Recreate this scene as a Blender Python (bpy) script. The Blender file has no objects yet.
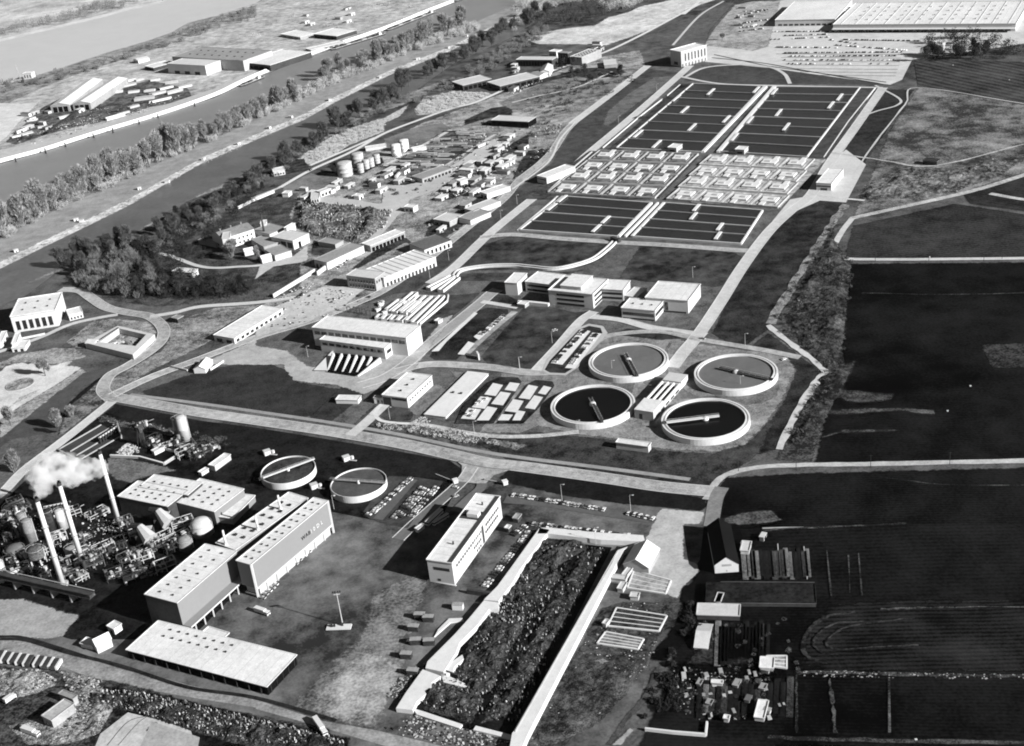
import bpy, math, random
from math import radians as R, sin, cos, pi
from mathutils import Vector as V, Matrix
from mathutils.geometry import tessellate_polygon
random.seed(7)
rnd=random.random
def U(a,b): return a+(b-a)*rnd()
sc=bpy.context.scene; C=sc.collection
# ---------------------------------------------------------------- survey geometry (camera used to lay out the plan)
FPX=1323.1; PIT=R(25.97); ROL=R(-6.64); HC=440.0
d_=V((0,cos(PIT),-sin(PIT))); r0=V((1,0,0)); u0=r0.cross(d_)
r_=r0*cos(ROL)+u0*sin(ROL); u_=r_.cross(d_)
TL={'0':(0,0,1)}
for k,o in dict(A=(0,0),B=(256,0),C=(512,0),D=(768,0),E=(0,180),F=(256,180),G=(512,180),H=(768,180),I=(0,360),J=(256,360),K=(512,340),L=(768,360),M=(0,546),N=(256,546),O=(512,546),Q=(768,546)).items(): TL[k]=(o[0],o[1],3.7305)
for k,o in dict(a=(384,0),b=(512,0),c=(384,100),d=(256,100),e=(180,180),f=(300,190),g=(400,90),h=(0,60),i=(480,140),j=(600,60),k=(700,120),l=(400,290),m=(370,370),n=(490,260),o=(600,540),p=(0,500)).items(): TL[k]=(o[0],o[1],7.461)
TL['9']=(380,470,2.703); TL['8']=(300,240,3.2)
for k,o in {'1':(100,400),'2':(690,510),'3':(384,600),'4':(0,646),'5':(330,470),'6':(0,340),'7':(60,540)}.items(): TL[k]=(o[0],o[1],7.461)
TL['q']=(540,330,6.785); TL['r']=(650,340,6.785); TL['s']=(250,440,6.827); TL['t']=(0,440,4.664); TL['u']=(130,480,4.662)
TL['v']=(410,480,6.217); TL['w']=(300,300,7.314); TL['x']=(0,280,6.4)
def T(s):
    out=[]; t=TL['0']
    for w in s.split():
        if ',' in w:
            a,b=w.split(','); out.append((t[0]+float(a)/t[2], t[1]+float(b)/t[2]))
        else: t=TL[w]
    return out
def W(p,z=0.0):
    v=d_*FPX+r_*(p[0]-512)-u_*(p[1]-373); k=(HC-z)/-v.z
    return V((v.x*k,v.y*k,z))
def PW(s,z=0.0): return [W(p,z) for p in T(s)]
def P1(s,z=0.0): return W(T(s)[0],z)
# ---------------------------------------------------------------- materials
MATS={}
def mat(name,v,var=.25,sc_=(.014,.11,.6),rough=.9,wts=(1,1,1.2),spec=0.0,bump=0,stripe=None):
    if name in MATS: return MATS[name]
    m=bpy.data.materials.new(name); m.use_nodes=True; nt=m.node_tree; N=nt.nodes; b=N['Principled BSDF']
    b.inputs['Roughness'].default_value=rough; b.inputs['Specular IOR Level'].default_value=spec
    tc=N.new('ShaderNodeTexCoord'); last=None; tot=sum(wts)
    for s,w in zip(sc_,wts):
        n=N.new('ShaderNodeTexNoise'); n.inputs['Scale'].default_value=s; n.inputs['Detail'].default_value=4; n.inputs['Roughness'].default_value=.62
        nt.links.new(tc.outputs['Object'],n.inputs['Vector'])
        a=N.new('ShaderNodeMath'); a.operation='MULTIPLY_ADD'; a.inputs[1].default_value=w/tot*9.0; a.inputs[2].default_value=-w/tot*4.5
        nt.links.new(n.outputs['Fac'],a.inputs[0])
        if last is None: last=a
        else:
            c=N.new('ShaderNodeMath'); c.operation='ADD'; nt.links.new(last.outputs[0],c.inputs[0]); nt.links.new(a.outputs[0],c.inputs[1]); last=c
    if stripe:
        s2,scl,amt=stripe; pa,pb=PW(s2); ang=-(math.atan2((pb-pa).y,(pb-pa).x)+pi/2)
        mp=N.new('ShaderNodeMapping'); mp.inputs['Rotation'].default_value=(0,0,ang); nt.links.new(tc.outputs['Object'],mp.inputs['Vector'])
        wv=N.new('ShaderNodeTexWave'); wv.inputs['Scale'].default_value=scl; wv.inputs['Distortion'].default_value=5; wv.inputs['Detail'].default_value=4; wv.inputs['Detail Scale'].default_value=.12
        nt.links.new(mp.outputs[0],wv.inputs['Vector'])
        a=N.new('ShaderNodeMath'); a.operation='MULTIPLY_ADD'; a.inputs[1].default_value=amt; a.inputs[2].default_value=-amt/2; nt.links.new(wv.outputs['Fac'],a.inputs[0])
        c=N.new('ShaderNodeMath'); c.operation='ADD'; nt.links.new(last.outputs[0],c.inputs[0]); nt.links.new(a.outputs[0],c.inputs[1]); last=c
    e=N.new('ShaderNodeMath'); e.operation='MULTIPLY_ADD'; e.inputs[1].default_value=var*v*(1.5 if var>.3 else 1.0); e.inputs[2].default_value=v; e.use_clamp=True
    nt.links.new(last.outputs[0],e.inputs[0])
    mx=N.new('ShaderNodeMath'); mx.operation='MAXIMUM'; mx.inputs[1].default_value=v*.25; nt.links.new(e.outputs[0],mx.inputs[0])
    mn=N.new('ShaderNodeMath'); mn.operation='MINIMUM'; mn.inputs[1].default_value=.85; nt.links.new(mx.outputs[0],mn.inputs[0])
    cc=N.new('ShaderNodeCombineColor')
    for i in range(3): nt.links.new(mn.outputs[0],cc.inputs[i])
    nt.links.new(cc.outputs[0],b.inputs['Base Color'])
    if bump:
        bp=N.new('ShaderNodeBump'); bp.inputs['Strength'].default_value=bump; bp.inputs['Distance'].default_value=.6; nt.links.new(last.outputs[0],bp.inputs['Height']); nt.links.new(bp.outputs[0],b.inputs['Normal'])
    MATS[name]=m; return m
G_=lambda n,v,var=.3,**k: mat(n,v,var,**k)
white=mat('white_render',.58,.06,(.05,.4,2)); roofw=mat('pale_roof',.64,.2,(.03,.3,1.5),wts=(.8,1,1)); roofl=mat('light_gravel_roof',.5,.12,(.04,.3,1.5)); roofd=mat('dark_tiles',.12,.25,(.05,.4,2)); roofm=mat('grey_roof',.27,.2,(.05,.4,2))
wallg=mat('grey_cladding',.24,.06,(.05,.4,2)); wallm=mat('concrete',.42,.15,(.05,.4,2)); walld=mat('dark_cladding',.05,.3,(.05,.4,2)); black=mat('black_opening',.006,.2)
glass=mat('window_glass',.02,.2,rough=.15,spec=.6); concr=mat('pale_concrete',.62,.12,(.03,.3,1.6)); concd=mat('weathered_concrete',.3,.25,(.03,.3,1.6)); metal=mat('galvanised_steel',.45,.25,(.1,.8,3),rough=.5,spec=.5); metd=mat('dark_steel',.04,.4,(.1,.8,3),rough=.5)
rust=mat('rusty_steel',.1,.5,(.1,.8,3),rough=.6)
# ---------------------------------------------------------------- mesh helpers
class MB:
    def __init__(s): s.v=[];s.f=[];s.m=[]
    def quad(s,*p,m=0):
        k=len(s.v); s.v+= [V(q) for q in p]; s.f.append(tuple(range(k,k+len(p)))); s.m.append(m); return s
    def prism(s,pts,z0,z1,m=0,bot=False):
        # pts: counter- or clockwise xy outline; z1 may be a list
        n=len(pts); a=sum(pts[i][0]*pts[(i+1)%n][1]-pts[(i+1)%n][0]*pts[i][1] for i in range(n))
        if a<0: pts=list(pts)[::-1]
        k=len(s.v); s.v+=[V((p[0],p[1],z0)) for p in pts]+[V((p[0],p[1],z1)) for p in pts]
        for i in range(n):
            j=(i+1)%n; s.f.append((k+i,k+j,k+n+j,k+n+i)); s.m.append(m)
        if n<=4: s.f.append(tuple(range(k+n,k+2*n))); s.m.append(m)
        else:
            for t in tessellate_polygon([[V((p[0],p[1],0)) for p in pts]]): s.f.append(tuple(k+n+q for q in t)); s.m.append(m)
        if bot: s.f.append(tuple(range(k,k+n))[::-1]); s.m.append(m)
        return s
    def box(s,c,sz,rot=0,m=0):
        a,b=sz[0]/2,sz[1]/2; cr,sr=cos(rot),sin(rot)
        pts=[(c[0]+x*cr-y*sr,c[1]+x*sr+y*cr) for x,y in((-a,-b),(a,-b),(a,b),(-a,b))]
        return s.prism(pts,c[2],c[2]+sz[2],m,bot=True)
    def bar(s,p,q,w,h,m=0):
        # level bar between p and q (xyz), width w, height h, top at p.z+h
        p,q=V(p),V(q); e=(q-p); e.z=0; L=e.length; e.normalize(); n=V((-e.y,e.x,0))*w/2
        k=len(s.v); s.v+=[p-n,q-n,q+n,p+n]+[x+V((0,0,h)) for x in (p-n,q-n,q+n,p+n)]
        for f in ((0,3,2,1),(4,5,6,7),(0,1,5,4),(1,2,6,5),(2,3,7,6),(3,0,4,7)): s.f.append(tuple(k+i for i in f)); s.m.append(m)
        return s
    def tube(s,p,q,r1,r2=None,n=10,m=0,cap=True):
        r2=r1 if r2 is None else r2; p,q=V(p),V(q); e=(q-p).normalized(); a=e.orthogonal().normalized(); b=e.cross(a); k=len(s.v)
        for c,r in((p,r1),(q,r2)):
            s.v+=[c+(a*cos(2*pi*i/n)+b*sin(2*pi*i/n))*r for i in range(n)]
        for i in range(n):
            j=(i+1)%n; s.f.append((k+i,k+j,k+n+j,k+n+i)); s.m.append(m)
        if cap: s.f.append(tuple(range(k+n,k+2*n))); s.m.append(m); s.f.append(tuple(range(k,k+n))[::-1]); s.m.append(m)
        return s
    def lathe(s,c,prof,n=32,m=0):
        k=len(s.v)
        for r,z in prof: s.v+=[V((c[0]+r*cos(2*pi*i/n),c[1]+r*sin(2*pi*i/n),z)) for i in range(n)]
        for a in range(len(prof)-1):
            for i in range(n):
                j=(i+1)%n; s.f.append((k+a*n+i,k+a*n+j,k+(a+1)*n+j,k+(a+1)*n+i)); s.m.append(m)
        return s
    def poly(s,pts,z,m=0):
        k=len(s.v); s.v+=[V((p[0],p[1],z)) for p in pts]
        for t in tessellate_polygon([[V((p[0],p[1],0)) for p in pts]]):
            a,b,c=(pts[q] for q in t)
            if (b[0]-a[0])*(c[1]-a[1])-(b[1]-a[1])*(c[0]-a[0])<0: t=t[::-1]
            s.f.append(tuple(k+q for q in t)); s.m.append(m)
        return s
def link(name,mb,mats,parent=None,smooth=False):
    off=V(parent['_o']) if parent is not None and '_o' in parent else V((0,0,0))
    me=bpy.data.meshes.new(name); me.from_pydata([v-off for v in mb.v],[],mb.f)
    if not isinstance(mats,(list,tuple)): mats=[mats]
    for m in mats: me.materials.append(m)
    me.polygons.foreach_set('material_index',mb.m)
    if smooth: me.polygons.foreach_set('use_smooth',[True]*len(mb.f))
    me.update(); o=bpy.data.objects.new(name,me); C.objects.link(o)
    if parent is not None:
        o.parent=parent
        if '_o' in parent: o['_o']=parent['_o']; 
    return o
def sub(name,mb,mats,part,root):
    # sub-part: child of a part; parts share their root's origin
    o=link(name,mb,mats,root); o.parent=part; return o
def thing(name,label,cat,loc=(0,0,0),group=None):
    o=bpy.data.objects.new(name,None); C.objects.link(o); o.location=loc; o['_o']=tuple(loc); o.empty_display_size=1
    o['label']=label; o['category']=cat
    if group: o['group']=group
    return o
def tag(o,label,cat,group=None,kind=None):
    o['label']=label; o['category']=cat
    if group: o['group']=group
    if kind: o['kind']=kind
    return o
def cen(pts): return V((sum(p[0] for p in pts)/len(pts),sum(p[1] for p in pts)/len(pts),0))
# ---------------------------------------------------------------- ground sheets
SHEETS=[]; LEV=[0]
def inside(x,y,pts):
    r=False; n=len(pts); j=n-1
    for i in range(n):
        a,b=pts[i],pts[j]
        if (a[1]>y)!=(b[1]>y) and x<(b[0]-a[0])*(y-a[1])/(b[1]-a[1])+a[0]: r=not r
        j=i
    return r
def gz(x,y):
    z=0
    for pts,bb,zz in SHEETS:
        if bb[0]<=x<=bb[2] and bb[1]<=y<=bb[3] and zz>z and inside(x,y,pts): z=zz
    return z
def wob(pts,amp,step=14):
    out=[]; n=len(pts)
    for i in range(n):
        a,b=pts[i],pts[(i+1)%n]; L=(b-a).length; k=max(1,min(60,int(L/step)))
        for j in range(k):
            p=a.lerp(b,j/k)
            out.append(V((p.x+U(-amp,amp),p.y+U(-amp,amp),0)))
    return out
SOFT={}
def softmat(m):
    if m.name in SOFT: return SOFT[m.name]
    c=m.copy(); nt=c.node_tree; N=nt.nodes; at=N.new('ShaderNodeAttribute'); at.attribute_name='edge'
    tc=N.new('ShaderNodeTexCoord'); nz=N.new('ShaderNodeTexNoise'); nz.inputs['Scale'].default_value=.16; nz.inputs['Detail'].default_value=6; nz.inputs['Roughness'].default_value=.7; nt.links.new(tc.outputs['Object'],nz.inputs['Vector'])
    a=N.new('ShaderNodeMath'); a.operation='MULTIPLY_ADD'; a.inputs[1].default_value=3.2; a.inputs[2].default_value=-1.6; nt.links.new(nz.outputs['Fac'],a.inputs[0])
    b=N.new('ShaderNodeMath'); b.operation='ADD'; nt.links.new(a.outputs[0],b.inputs[0]); nt.links.new(at.outputs['Fac'],b.inputs[1])
    r=N.new('ShaderNodeMapRange'); r.inputs[1].default_value=-.25; r.inputs[2].default_value=.35; nt.links.new(b.outputs[0],r.inputs[0]); nt.links.new(r.outputs[0],N['Principled BSDF'].inputs['Alpha'])
    SOFT[m.name]=c; return c
def softgrid(pts,z,wd):
    # grid over the outline; attribute 'edge' = signed distance to the outline / wd
    m_=wd*1.2; x0=min(p.x for p in pts)-m_; x1=max(p.x for p in pts)+m_; y0=min(p.y for p in pts)-m_; y1=max(p.y for p in pts)+m_
    cs=max(1.5,min(wd*.7,math.sqrt((x1-x0)*(y1-y0))/25),math.sqrt((x1-x0)*(y1-y0))/110); nx=int((x1-x0)/cs)+2; ny=int((y1-y0)/cs)+2; n=len(pts)
    E_=[(pts[i].x,pts[i].y,pts[(i+1)%n].x,pts[(i+1)%n].y) for i in range(n)]
    D=[]
    for j in range(ny):
        for i in range(nx):
            x=x0+i*cs; y=y0+j*cs; best=1e18; ins=False
            for ax,ay,bx,by in E_:
                dx,dy=bx-ax,by-ay; t=((x-ax)*dx+(y-ay)*dy)/(dx*dx+dy*dy+1e-9); t=0 if t<0 else 1 if t>1 else t
                q=(x-ax-dx*t)**2+(y-ay-dy*t)**2
                if q<best: best=q
                if (ay>y)!=(by>y) and x<dx*(y-ay)/(dy or 1e-9)+ax: ins=not ins
            D.append(math.sqrt(best)*(1 if ins else -1))
    b=MB(); idx={}; val=[]
    def vid(k):
        if k not in idx: idx[k]=len(b.v); b.v.append(V((x0+(k%nx)*cs,y0+(k//nx)*cs,z))); val.append(max(-2,min(2,D[k]/wd)))
        return idx[k]
    for j in range(ny-1):
        for i in range(nx-1):
            k=j*nx+i; q=(k,k+1,k+nx+1,k+nx)
            if max(D[t] for t in q)>-m_: b.f.append(tuple(vid(t) for t in q)); b.m.append(0)
    return b,val
def sheet(name,s,m,amp=0,raw=None):
    pts=raw or PW(s)
    LEV[0]+=1; z=.01+.004*LEV[0]
    if amp:
        b,val=softgrid(pts,z,1.0+amp*1.3); o=link(name,b,softmat(m)); at=o.data.attributes.new('edge','FLOAT','POINT'); at.data.foreach_set('value',val)
    else: o=link(name,MB().poly(pts,z),m)
    o['kind']='structure'
    SHEETS.append((pts,(min(p[0] for p in pts),min(p[1] for p in pts),max(p[0] for p in pts),max(p[1] for p in pts)),z))
    return o
def smooth(pts,k=6):
    if len(pts)<3: return pts
    o=[]; q=[pts[0]*2-pts[1]]+pts+[pts[-1]*2-pts[-2]]
    for i in range(1,len(q)-2):
        a,b,c,d=q[i-1],q[i],q[i+1],q[i+2]
        for j in range(k):
            t=j/k; o.append(.5*((2*b)+(c-a)*t+(2*a-5*b+4*c-d)*t*t+(3*b-a-3*c+d)*t**3))
    return o+[pts[-1]]
def offs(pts,w):
    o=[]
    for i,p in enumerate(pts):
        e=(pts[min(i+1,len(pts)-1)]-pts[max(i-1,0)]); e.z=0; e.normalize(); o.append(p+V((-e.y,e.x,0))*w)
    return o
def ribbon(name,s,w,m,kerb=None,amp=0):
    pts=smooth(PW(s)); a=offs(pts,w/2); b=offs(pts,-w/2)
    if amp: a=[p+V((U(-amp,amp),U(-amp,amp),0)) for p in a]; b=[p+V((U(-amp,amp),U(-amp,amp),0)) for p in b]
    LEV[0]+=1; z=.01+.004*LEV[0]; mb=MB()
    for i in range(len(pts)-1): mb.quad((b[i].x,b[i].y,z),(b[i+1].x,b[i+1].y,z),(a[i+1].x,a[i+1].y,z),(a[i].x,a[i].y,z))
    o=link(name,mb,m); o['kind']='structure'
    out=a+b[::-1]; SHEETS.append((out,(min(p.x for p in out),min(p.y for p in out),max(p.x for p in out),max(p.y for p in out)),z))
    if kerb:
        k=MB()
        for sd in (1,-1):
            q=offs(pts,sd*(w/2+.25))
            for i in range(len(q)-1): k.bar((q[i].x,q[i].y,z),(q[i+1].x,q[i+1].y,z),.5,.14)
        kk=link('kerb',k,kerb); kk['kind']='structure'
    return o
road=mat('road_asphalt',.34,.32,(.02,.2,1.2),wts=(1,1,1)); path=mat('pale_path',.5,.2,(.02,.2,1.2)); gravel=mat('gravel',.42,.35,(.03,.2,.9)); kerbm=mat('kerb_stone',.55,.1)
lawn=mat('lawn_grass',.045,.6,(.02,.08,.8),wts=(1,.8,.6),bump=.3); lawnd=mat('dark_grass',.028,.7,(.02,.08,.8)); fieldb=mat('ploughed_field',.0065,1.0,(.006,.04,.5),wts=(1.6,.9,.9),stripe=('0 850,400 1020,396',.13,.35)); fields=mat('furrowed_field',.011,.9,(.012,.06,.7),wts=(1.6,1,.8),stripe=('0 830,640 1000,636',.1,.8))
fieldm=mat('fallow_field',.03,.55,(.01,.05,.5),stripe=('0 860,240 1020,222',.07,.5)); scrub=mat('scrub_ground',.13,.9,(.02,.08,.6),wts=(1,1,1),bump=.6); sand=mat('sandy_ground',.42,.4,(.02,.09,.6)); sandl=mat('bright_sand',.55,.28,(.02,.09,.6))
asph=mat('dark_asphalt',.1,.6,(.012,.08,.7),wts=(1.4,.9,.4)); soil=mat('trampled_soil',.16,.55,(.03,.12,.7)); yard=mat('pale_yard',.24,.75,(.02,.1,.6)); water_r=mat('river_water',.55,.07,(.004,.03,.2),rough=.35,spec=.5)  # river base colour raised to stand for reflected sky
water_b=mat('harbour_water',.22,.12,(.004,.03,.2),rough=.3,spec=.5); water_c=mat('channel_water',.115,.3,(.006,.03,.2),rough=.3,spec=.5)
water_t=mat('tank_water',.022,.25,(.02,.1,.6),rough=.25,spec=.4); water_k=mat('black_water',.004,.3,rough=.2,spec=.15); water_g=mat('grey_water',.13,.15,(.03,.15,.8),rough=.5)
reed=mat('reed_ground',.42,.45,(.05,.3,1.0),wts=(.4,1,1.2)); woodg=mat('woodland_floor',.06,.9,(.02,.1,.7),bump=.8)
o=link('ground',MB().quad((-9000,-1500,0),(9000,-1500,0),(9000,14000,0),(-9000,14000,0)),mat('earth',.08,.6,(.006,.05,.5),wts=(1,1,.8))); o['kind']='structure'
# far lands and waters
sheet('far_bank_ground','0 -300,60 -60,62 A 0,165 250,98 400,62 470,42 600,12 0 180,-60 -300,-60',mat('far_meadow',.45,.4,(.006,.03,.3)))
sheet('river_beach','0 -60,50 A 0,146 250,86 400,50 470,30 600,3 640,-10 660,-10 620,12 480,42 400,62 250,100 0,160 0 -60,56',sandl)
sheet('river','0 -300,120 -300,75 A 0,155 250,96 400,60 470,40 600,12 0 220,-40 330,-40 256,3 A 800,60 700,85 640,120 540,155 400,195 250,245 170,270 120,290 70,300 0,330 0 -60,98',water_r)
sheet('dock_ground','0 -60,98 A 0,330 70,300 120,290 170,270 250,245 400,195 540,155 640,120 700,85 800,60 0 256,3 330,-30 520,-30 B 745,8 650,45 480,115 290,180 100,250 A 955,290 890,320 800,360 600,430 350,505 160,565 0,608 0 -60,178',mat('dock_yard',.38,.4,(.02,.08,.5)))
sheet('grassy_bank','A 0,330 70,300 170,272 250,247 400,197 540,157 640,122 700,87 800,62 955,20 955,60 800,100 700,140 560,190 450,225 350,255 250,290 150,330 60,370 0,400',mat('rough_grass',.24,.5,(.02,.08,.5)),3)
sheet('spoil_heap_ground','h 0,320 150,325 290,315 190,420 110,500 60,570 0,610 0 -40,140 -40,108',sandl,2)
sheet('dark_lot_and_shade','A 160,400 300,330 380,390 430,330 560,300 700,330 720,370 560,400 400,450 300,470 180,500 60,540 20,530',mat('dark_dock',.09,.9,(.03,.12,.7)),1.5)
sheet('dock_road','A 0,560 180,520 350,470 560,410 800,330 900,285 955,265 955,285 890,315 800,350 600,422 350,495 160,555 0,600',mat('dock_road',.42,.2))
sheet('harbour_water','A 0,612 160,568 350,508 600,432 800,365 890,322 955,292 B 100,252 290,182 480,117 650,47 745,10 0 500,-20 580,-20 512,8 417,50 336,81 256,122 129,179 46,217 0,241 -60,268 -60,180',water_b)
sheet('island_ground','0 -60,266 0,239 46,215 129,177 256,120 336,79 417,48 512,6 600,-24 660,-24 545,2 512,20 444,52 390,73 336,100 304,118 256,138 201,162 166,182 134,201 94,221 40,247 0,267 -60,294',mat('island_grass',.27,.3,(.02,.08,.5)))
sheet('stony_bank','0 -60,289 0,262 40,242 94,216 134,196 166,178 201,158 256,134 304,114 336,96 390,70 444,49 512,17 545,0 551,1 512,22 444,54 390,75 336,102 304,120 256,140 201,164 166,184 134,203 94,223 40,250 0,269 -60,296',mat('stones',.5,.5,(.05,.2,1)),2)
sheet('channel_water','0 -60,296 0,269 40,249 94,223 134,203 166,184 201,164 256,140 304,120 336,102 390,75 444,54 512,22 551,2 600,-14 620,-14 560,5 545,15 512,37 456,62 430,80 406,98 363,113 320,138 296,149 256,165 222,188 188,201 172,212 150,226 110,245 75,262 54,274 27,295 0,306 -60,340',water_c)
sheet('channel_reeds','0 25,284 75,260 120,242 165,214 200,194 245,174 300,150 345,126 372,106 400,97 425,87 445,80 425,95 400,106 363,117 320,142 296,152 256,170 222,192 188,205 150,230 110,249 75,266',mat('flooded_reeds',.2,.6,(.02,.1,.5)),4)
sheet('woodland_floor','0 75,262 110,245 150,226 172,212 188,201 222,188 262,190 300,200 310,215 300,250 300,300 150,306 110,300 90,290',woodg,3)
sheet('town_ground','0 300,190 340,166 420,124 512,90 584,60 640,50 646,68 576,121 563,134 552,161 505,198 470,226 417,268 358,303 296,326 260,330 240,320 270,300 300,290 300,250 290,215',yard,2)
sheet('reed_bed','d 310,440 430,350 640,235 955,135 c 190,30 120,120 0,175 d 955,235 700,335 600,400 480,460 400,480 350,470',reed,2)
sheet('reed_bed','g 105,150 180,60 400,10 650,20 690,40 560,90 380,150 250,180 130,190',reed,2)
for i_,s_ in enumerate(('c 640,560 860,430 900,470 700,620 560,720 480,745 380,720','g 560,560 640,500 960,330 960,420 860,470 700,560 620,620','F 640,180 760,110 900,20 930,40 800,150 700,220 630,210','d 480,520 640,540 640,560 490,540','d 560,440 940,430 955,470 780,560 600,560 540,500','d 40,450 360,440 400,520 200,560 20,500','c 600,150 800,60 955,40 955,110 760,140 600,190','g 600,240 960,250 960,290 610,262','c 120,590 300,600 250,640 60,640','b 0,590 120,600 300,570 520,510 760,500 860,540 700,580 480,600 260,610 100,660 0,700','f 410,600 790,390 860,420 800,360 700,350 560,450 380,590','f 100,375 310,440 200,500 80,480','i 360,80 560,60 500,160 300,260 240,300 300,160')): sheet('dark_lot_and_shade',s_,mat('dark_lot_and_shade',.035,.9,(.03,.12,.7)),.7)  # car lots plus shadow zones of the town, shade painted as dark sheets
sheet('meadow','c 0,290 240,205 430,170 500,215 250,345 170,330 0,380',mat('town_meadow',.16,.35,(.02,.1,.6)),1)
sheet('meadow','d 200,650 400,545 480,560 640,590 760,610 560,640 500,690 200,700',mat('town_meadow',.16,.35),1)
sheet('timber_yard_ground','c 0,510 170,425 500,228 820,240 690,350 560,440 420,520 250,610 100,610 0,600',mat('timber_yard',.13,.6,(.03,.1,.6)))
sheet('quarry_ground','b 120,300 180,250 420,210 620,190 720,130 860,95 955,50 0 700,-6 715,0 690,8 650,30 b 955,250 700,340 500,330 200,330',mat('quarry',.5,.35,(.02,.1,.6)),3)
sheet('wood_ground','b 0,300 100,240 180,200 160,100 380,20 700,0 900,0 900,80 700,130 600,180 400,200 180,245 100,290 0,400',woodg,3)
sheet('garden_ground','b 0,720 260,610 480,560 600,600 880,560 700,700 400,760 0 512,110 500,104',mat('gardens',.17,.6,(.02,.1,.6)),2)
sheet('dump_ground','f 0,90 330,110 700,140 690,210 640,290 440,400 250,370 100,340 0,290 0 292,222 296,200',mat('dump',.05,.9,(.03,.15,.8)),2)
sheet('plant_ground','0 105,395 256,338 358,303 417,268 470,226 505,198 552,161 576,121 648,67 693,60 800,60 883,84 905,92 845,200 768,330 824,370 775,452 712,492 600,478 450,455 256,420',mat('plant_ground',.1,.5,(.02,.1,.7)))
sheet('verge_grass','0 355,304 417,270 470,228 505,200 552,163 576,123 648,69 684,73 640,108 600,140 560,176 512,214 480,240 430,280 415,292 395,294 358,306',mat('verge_grass',.06,.4,(.03,.1,.7)))
sheet('worn_lawn','j 20,480 60,380 200,260 400,130 560,120 480,200 330,290 180,400 60,500',mat('worn_grass',.12,.4,(.03,.1,.7)),2)
sheet('lawn','0 456,271 480,246 512,236 610,242 612,247 604,258 585,266 540,271 500,270',lawn,1)
sheet('lawn','0 455,274 500,273 540,275 585,270 560,276 490,281 455,281',lawn,1)
sheet('lawn','G 400,365 480,245 600,250 830,272 860,290 850,310 800,390 760,398 640,395 500,380',lawn,1)
sheet('lawn','8 578,374 650,290 718,214 800,214 880,232 935,226 925,245 760,395 740,412 700,414 600,398',lawn)
sheet('lawn','8 414,374 430,350 570,226 600,217 665,222 668,238 560,330 500,384 430,384',lawnd)
sheet('lawn','l 160,400 150,270 360,90 370,40 480,35 600,20 540,80 330,250 200,380',lawn,.6)
sheet('lawn','l 660,70 700,30 800,40 890,80 860,110 760,95 670,92',lawnd,.5)
sheet('dark_lawn','0 142,392 180,378 215,368 245,364 270,364 290,372 300,383 330,388 348,390 330,398 325,415 300,417 250,411 200,404 150,397',mat('clipped_lawn',.033,.4,(.03,.1,.8)),1)
sheet('dark_lawn','J 200,215 320,100 400,115 400,135 270,240 230,235',mat('clipped_lawn',.033,.4),.5)
sheet('dark_lawn','J 365,240 450,160 440,200 480,235 560,240 700,262 955,300 955,345 700,310 450,270',mat('bank_scrub',.06,.8,(.05,.2,.9)),1)
sheet('lawn','m 75,290 150,270 290,290 330,330 300,380 130,385 70,340',lawn,.5)
sheet('lawn','m 470,0 600,10 640,60 560,140 520,110 450,120 290,290 330,340 400,340 730,20',mat('rough_lawn',.14,.5,(.04,.2,1)),1)
sheet('lawn','m 700,370 560,385 850,110 955,100 955,330 850,380 780,420 720,410',mat('bay_grass',.06,.5,(.04,.2,1)),1)
sheet('east_lawn','0 812,200 843,200 834,222 768,330 740,350 712,334 745,264 770,234 790,212',lawnd,1)
sheet('east_lawn','0 744,352 768,333 820,371 800,400 775,450 742,458 758,440 785,400 797,370 780,358',lawnd,1)
sheet('east_lawn','D 250,600 430,335 545,335 340,640 300,740 240,735 280,650',mat('dark_meadow',.03,.5),1)
sheet('north_lawn','C 640,300 700,262 780,245 955,245 D 60,262 440,305 430,318 90,312 0,318',mat('north_grass',.06,.35),.5)
sheet('bank_grass','K 0,360 100,345 380,375 560,415 750,425 900,370 955,300 0 775,420 760,452 715,488 600,474 512,462 470,440',mat('bank_grass',.04,.6,(.03,.12,.8)),1)
sheet('apron_gravel','0 500,372 536,372 560,372 588,342 650,330 690,343 742,350 788,356 795,370 782,400 765,425 745,445 715,452 660,449 610,438 570,434 540,426 520,434 480,432 500,400',mat('apron',.2,.45,(.04,.2,1)),1)
sheet('grass_island','G 385,570 430,555 630,575 630,592 560,598 400,580',lawnd,.4)
for s in ('q 900,60 850,130 870,300 780,400 700,360 820,260','r 330,390 250,350 210,300 180,330 120,400 300,400 420,395 520,400 650,440 760,430 860,380 880,300 700,380 520,380','q 440,350 560,370 650,340 620,430 560,400'):
    sheet('worn_grass',s,mat('worn_grass2',.13,.5,(.04,.2,1)),.6)
sheet('brush_ground','0 768,330 834,222 850,222 832,255 850,264 845,330 830,400 812,462 775,460 824,371',mat('brush',.06,.9,(.03,.12,.7)),2)
sheet('field','0 846,252 853,226 955,204 1100,226 1100,257 848,258',fieldm,1)
sheet('field','0 960,190 1100,160 1100,222 970,204',fieldm)
sheet('field','0 850,264 1100,262 1100,460 815,463 830,400 845,330',fieldb,1.5)
sheet('field','0 980,345 1100,340 1100,366 992,369',mat('stubble',.04,.9),1)
sheet('field','0 725,478 790,474 1100,466 1100,820 620,820 640,746 660,700 690,600 702,520 715,500',fieldb,1)
sheet('hedgerow_ground','o 610,-10 900,-20 850,140 860,330 720,480 690,700 500,900 330,900 480,746 600,560 600,350 680,340 740,240 620,150',mat('black_ground',.005,.6),.6)  # one near-black sheet over the band beside the pale pad
sheet('field_edge','L 240,30 330,0 L 280,110 470,130 460,150 330,160 250,140',mat('field_edge',.05,.9,(.03,.12,.7)),1.5)
sheet('field_edge','L 190,190 340,182 520,180 620,190 630,210 500,190 240,205',mat('field_edge',.05,.9),1)
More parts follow.
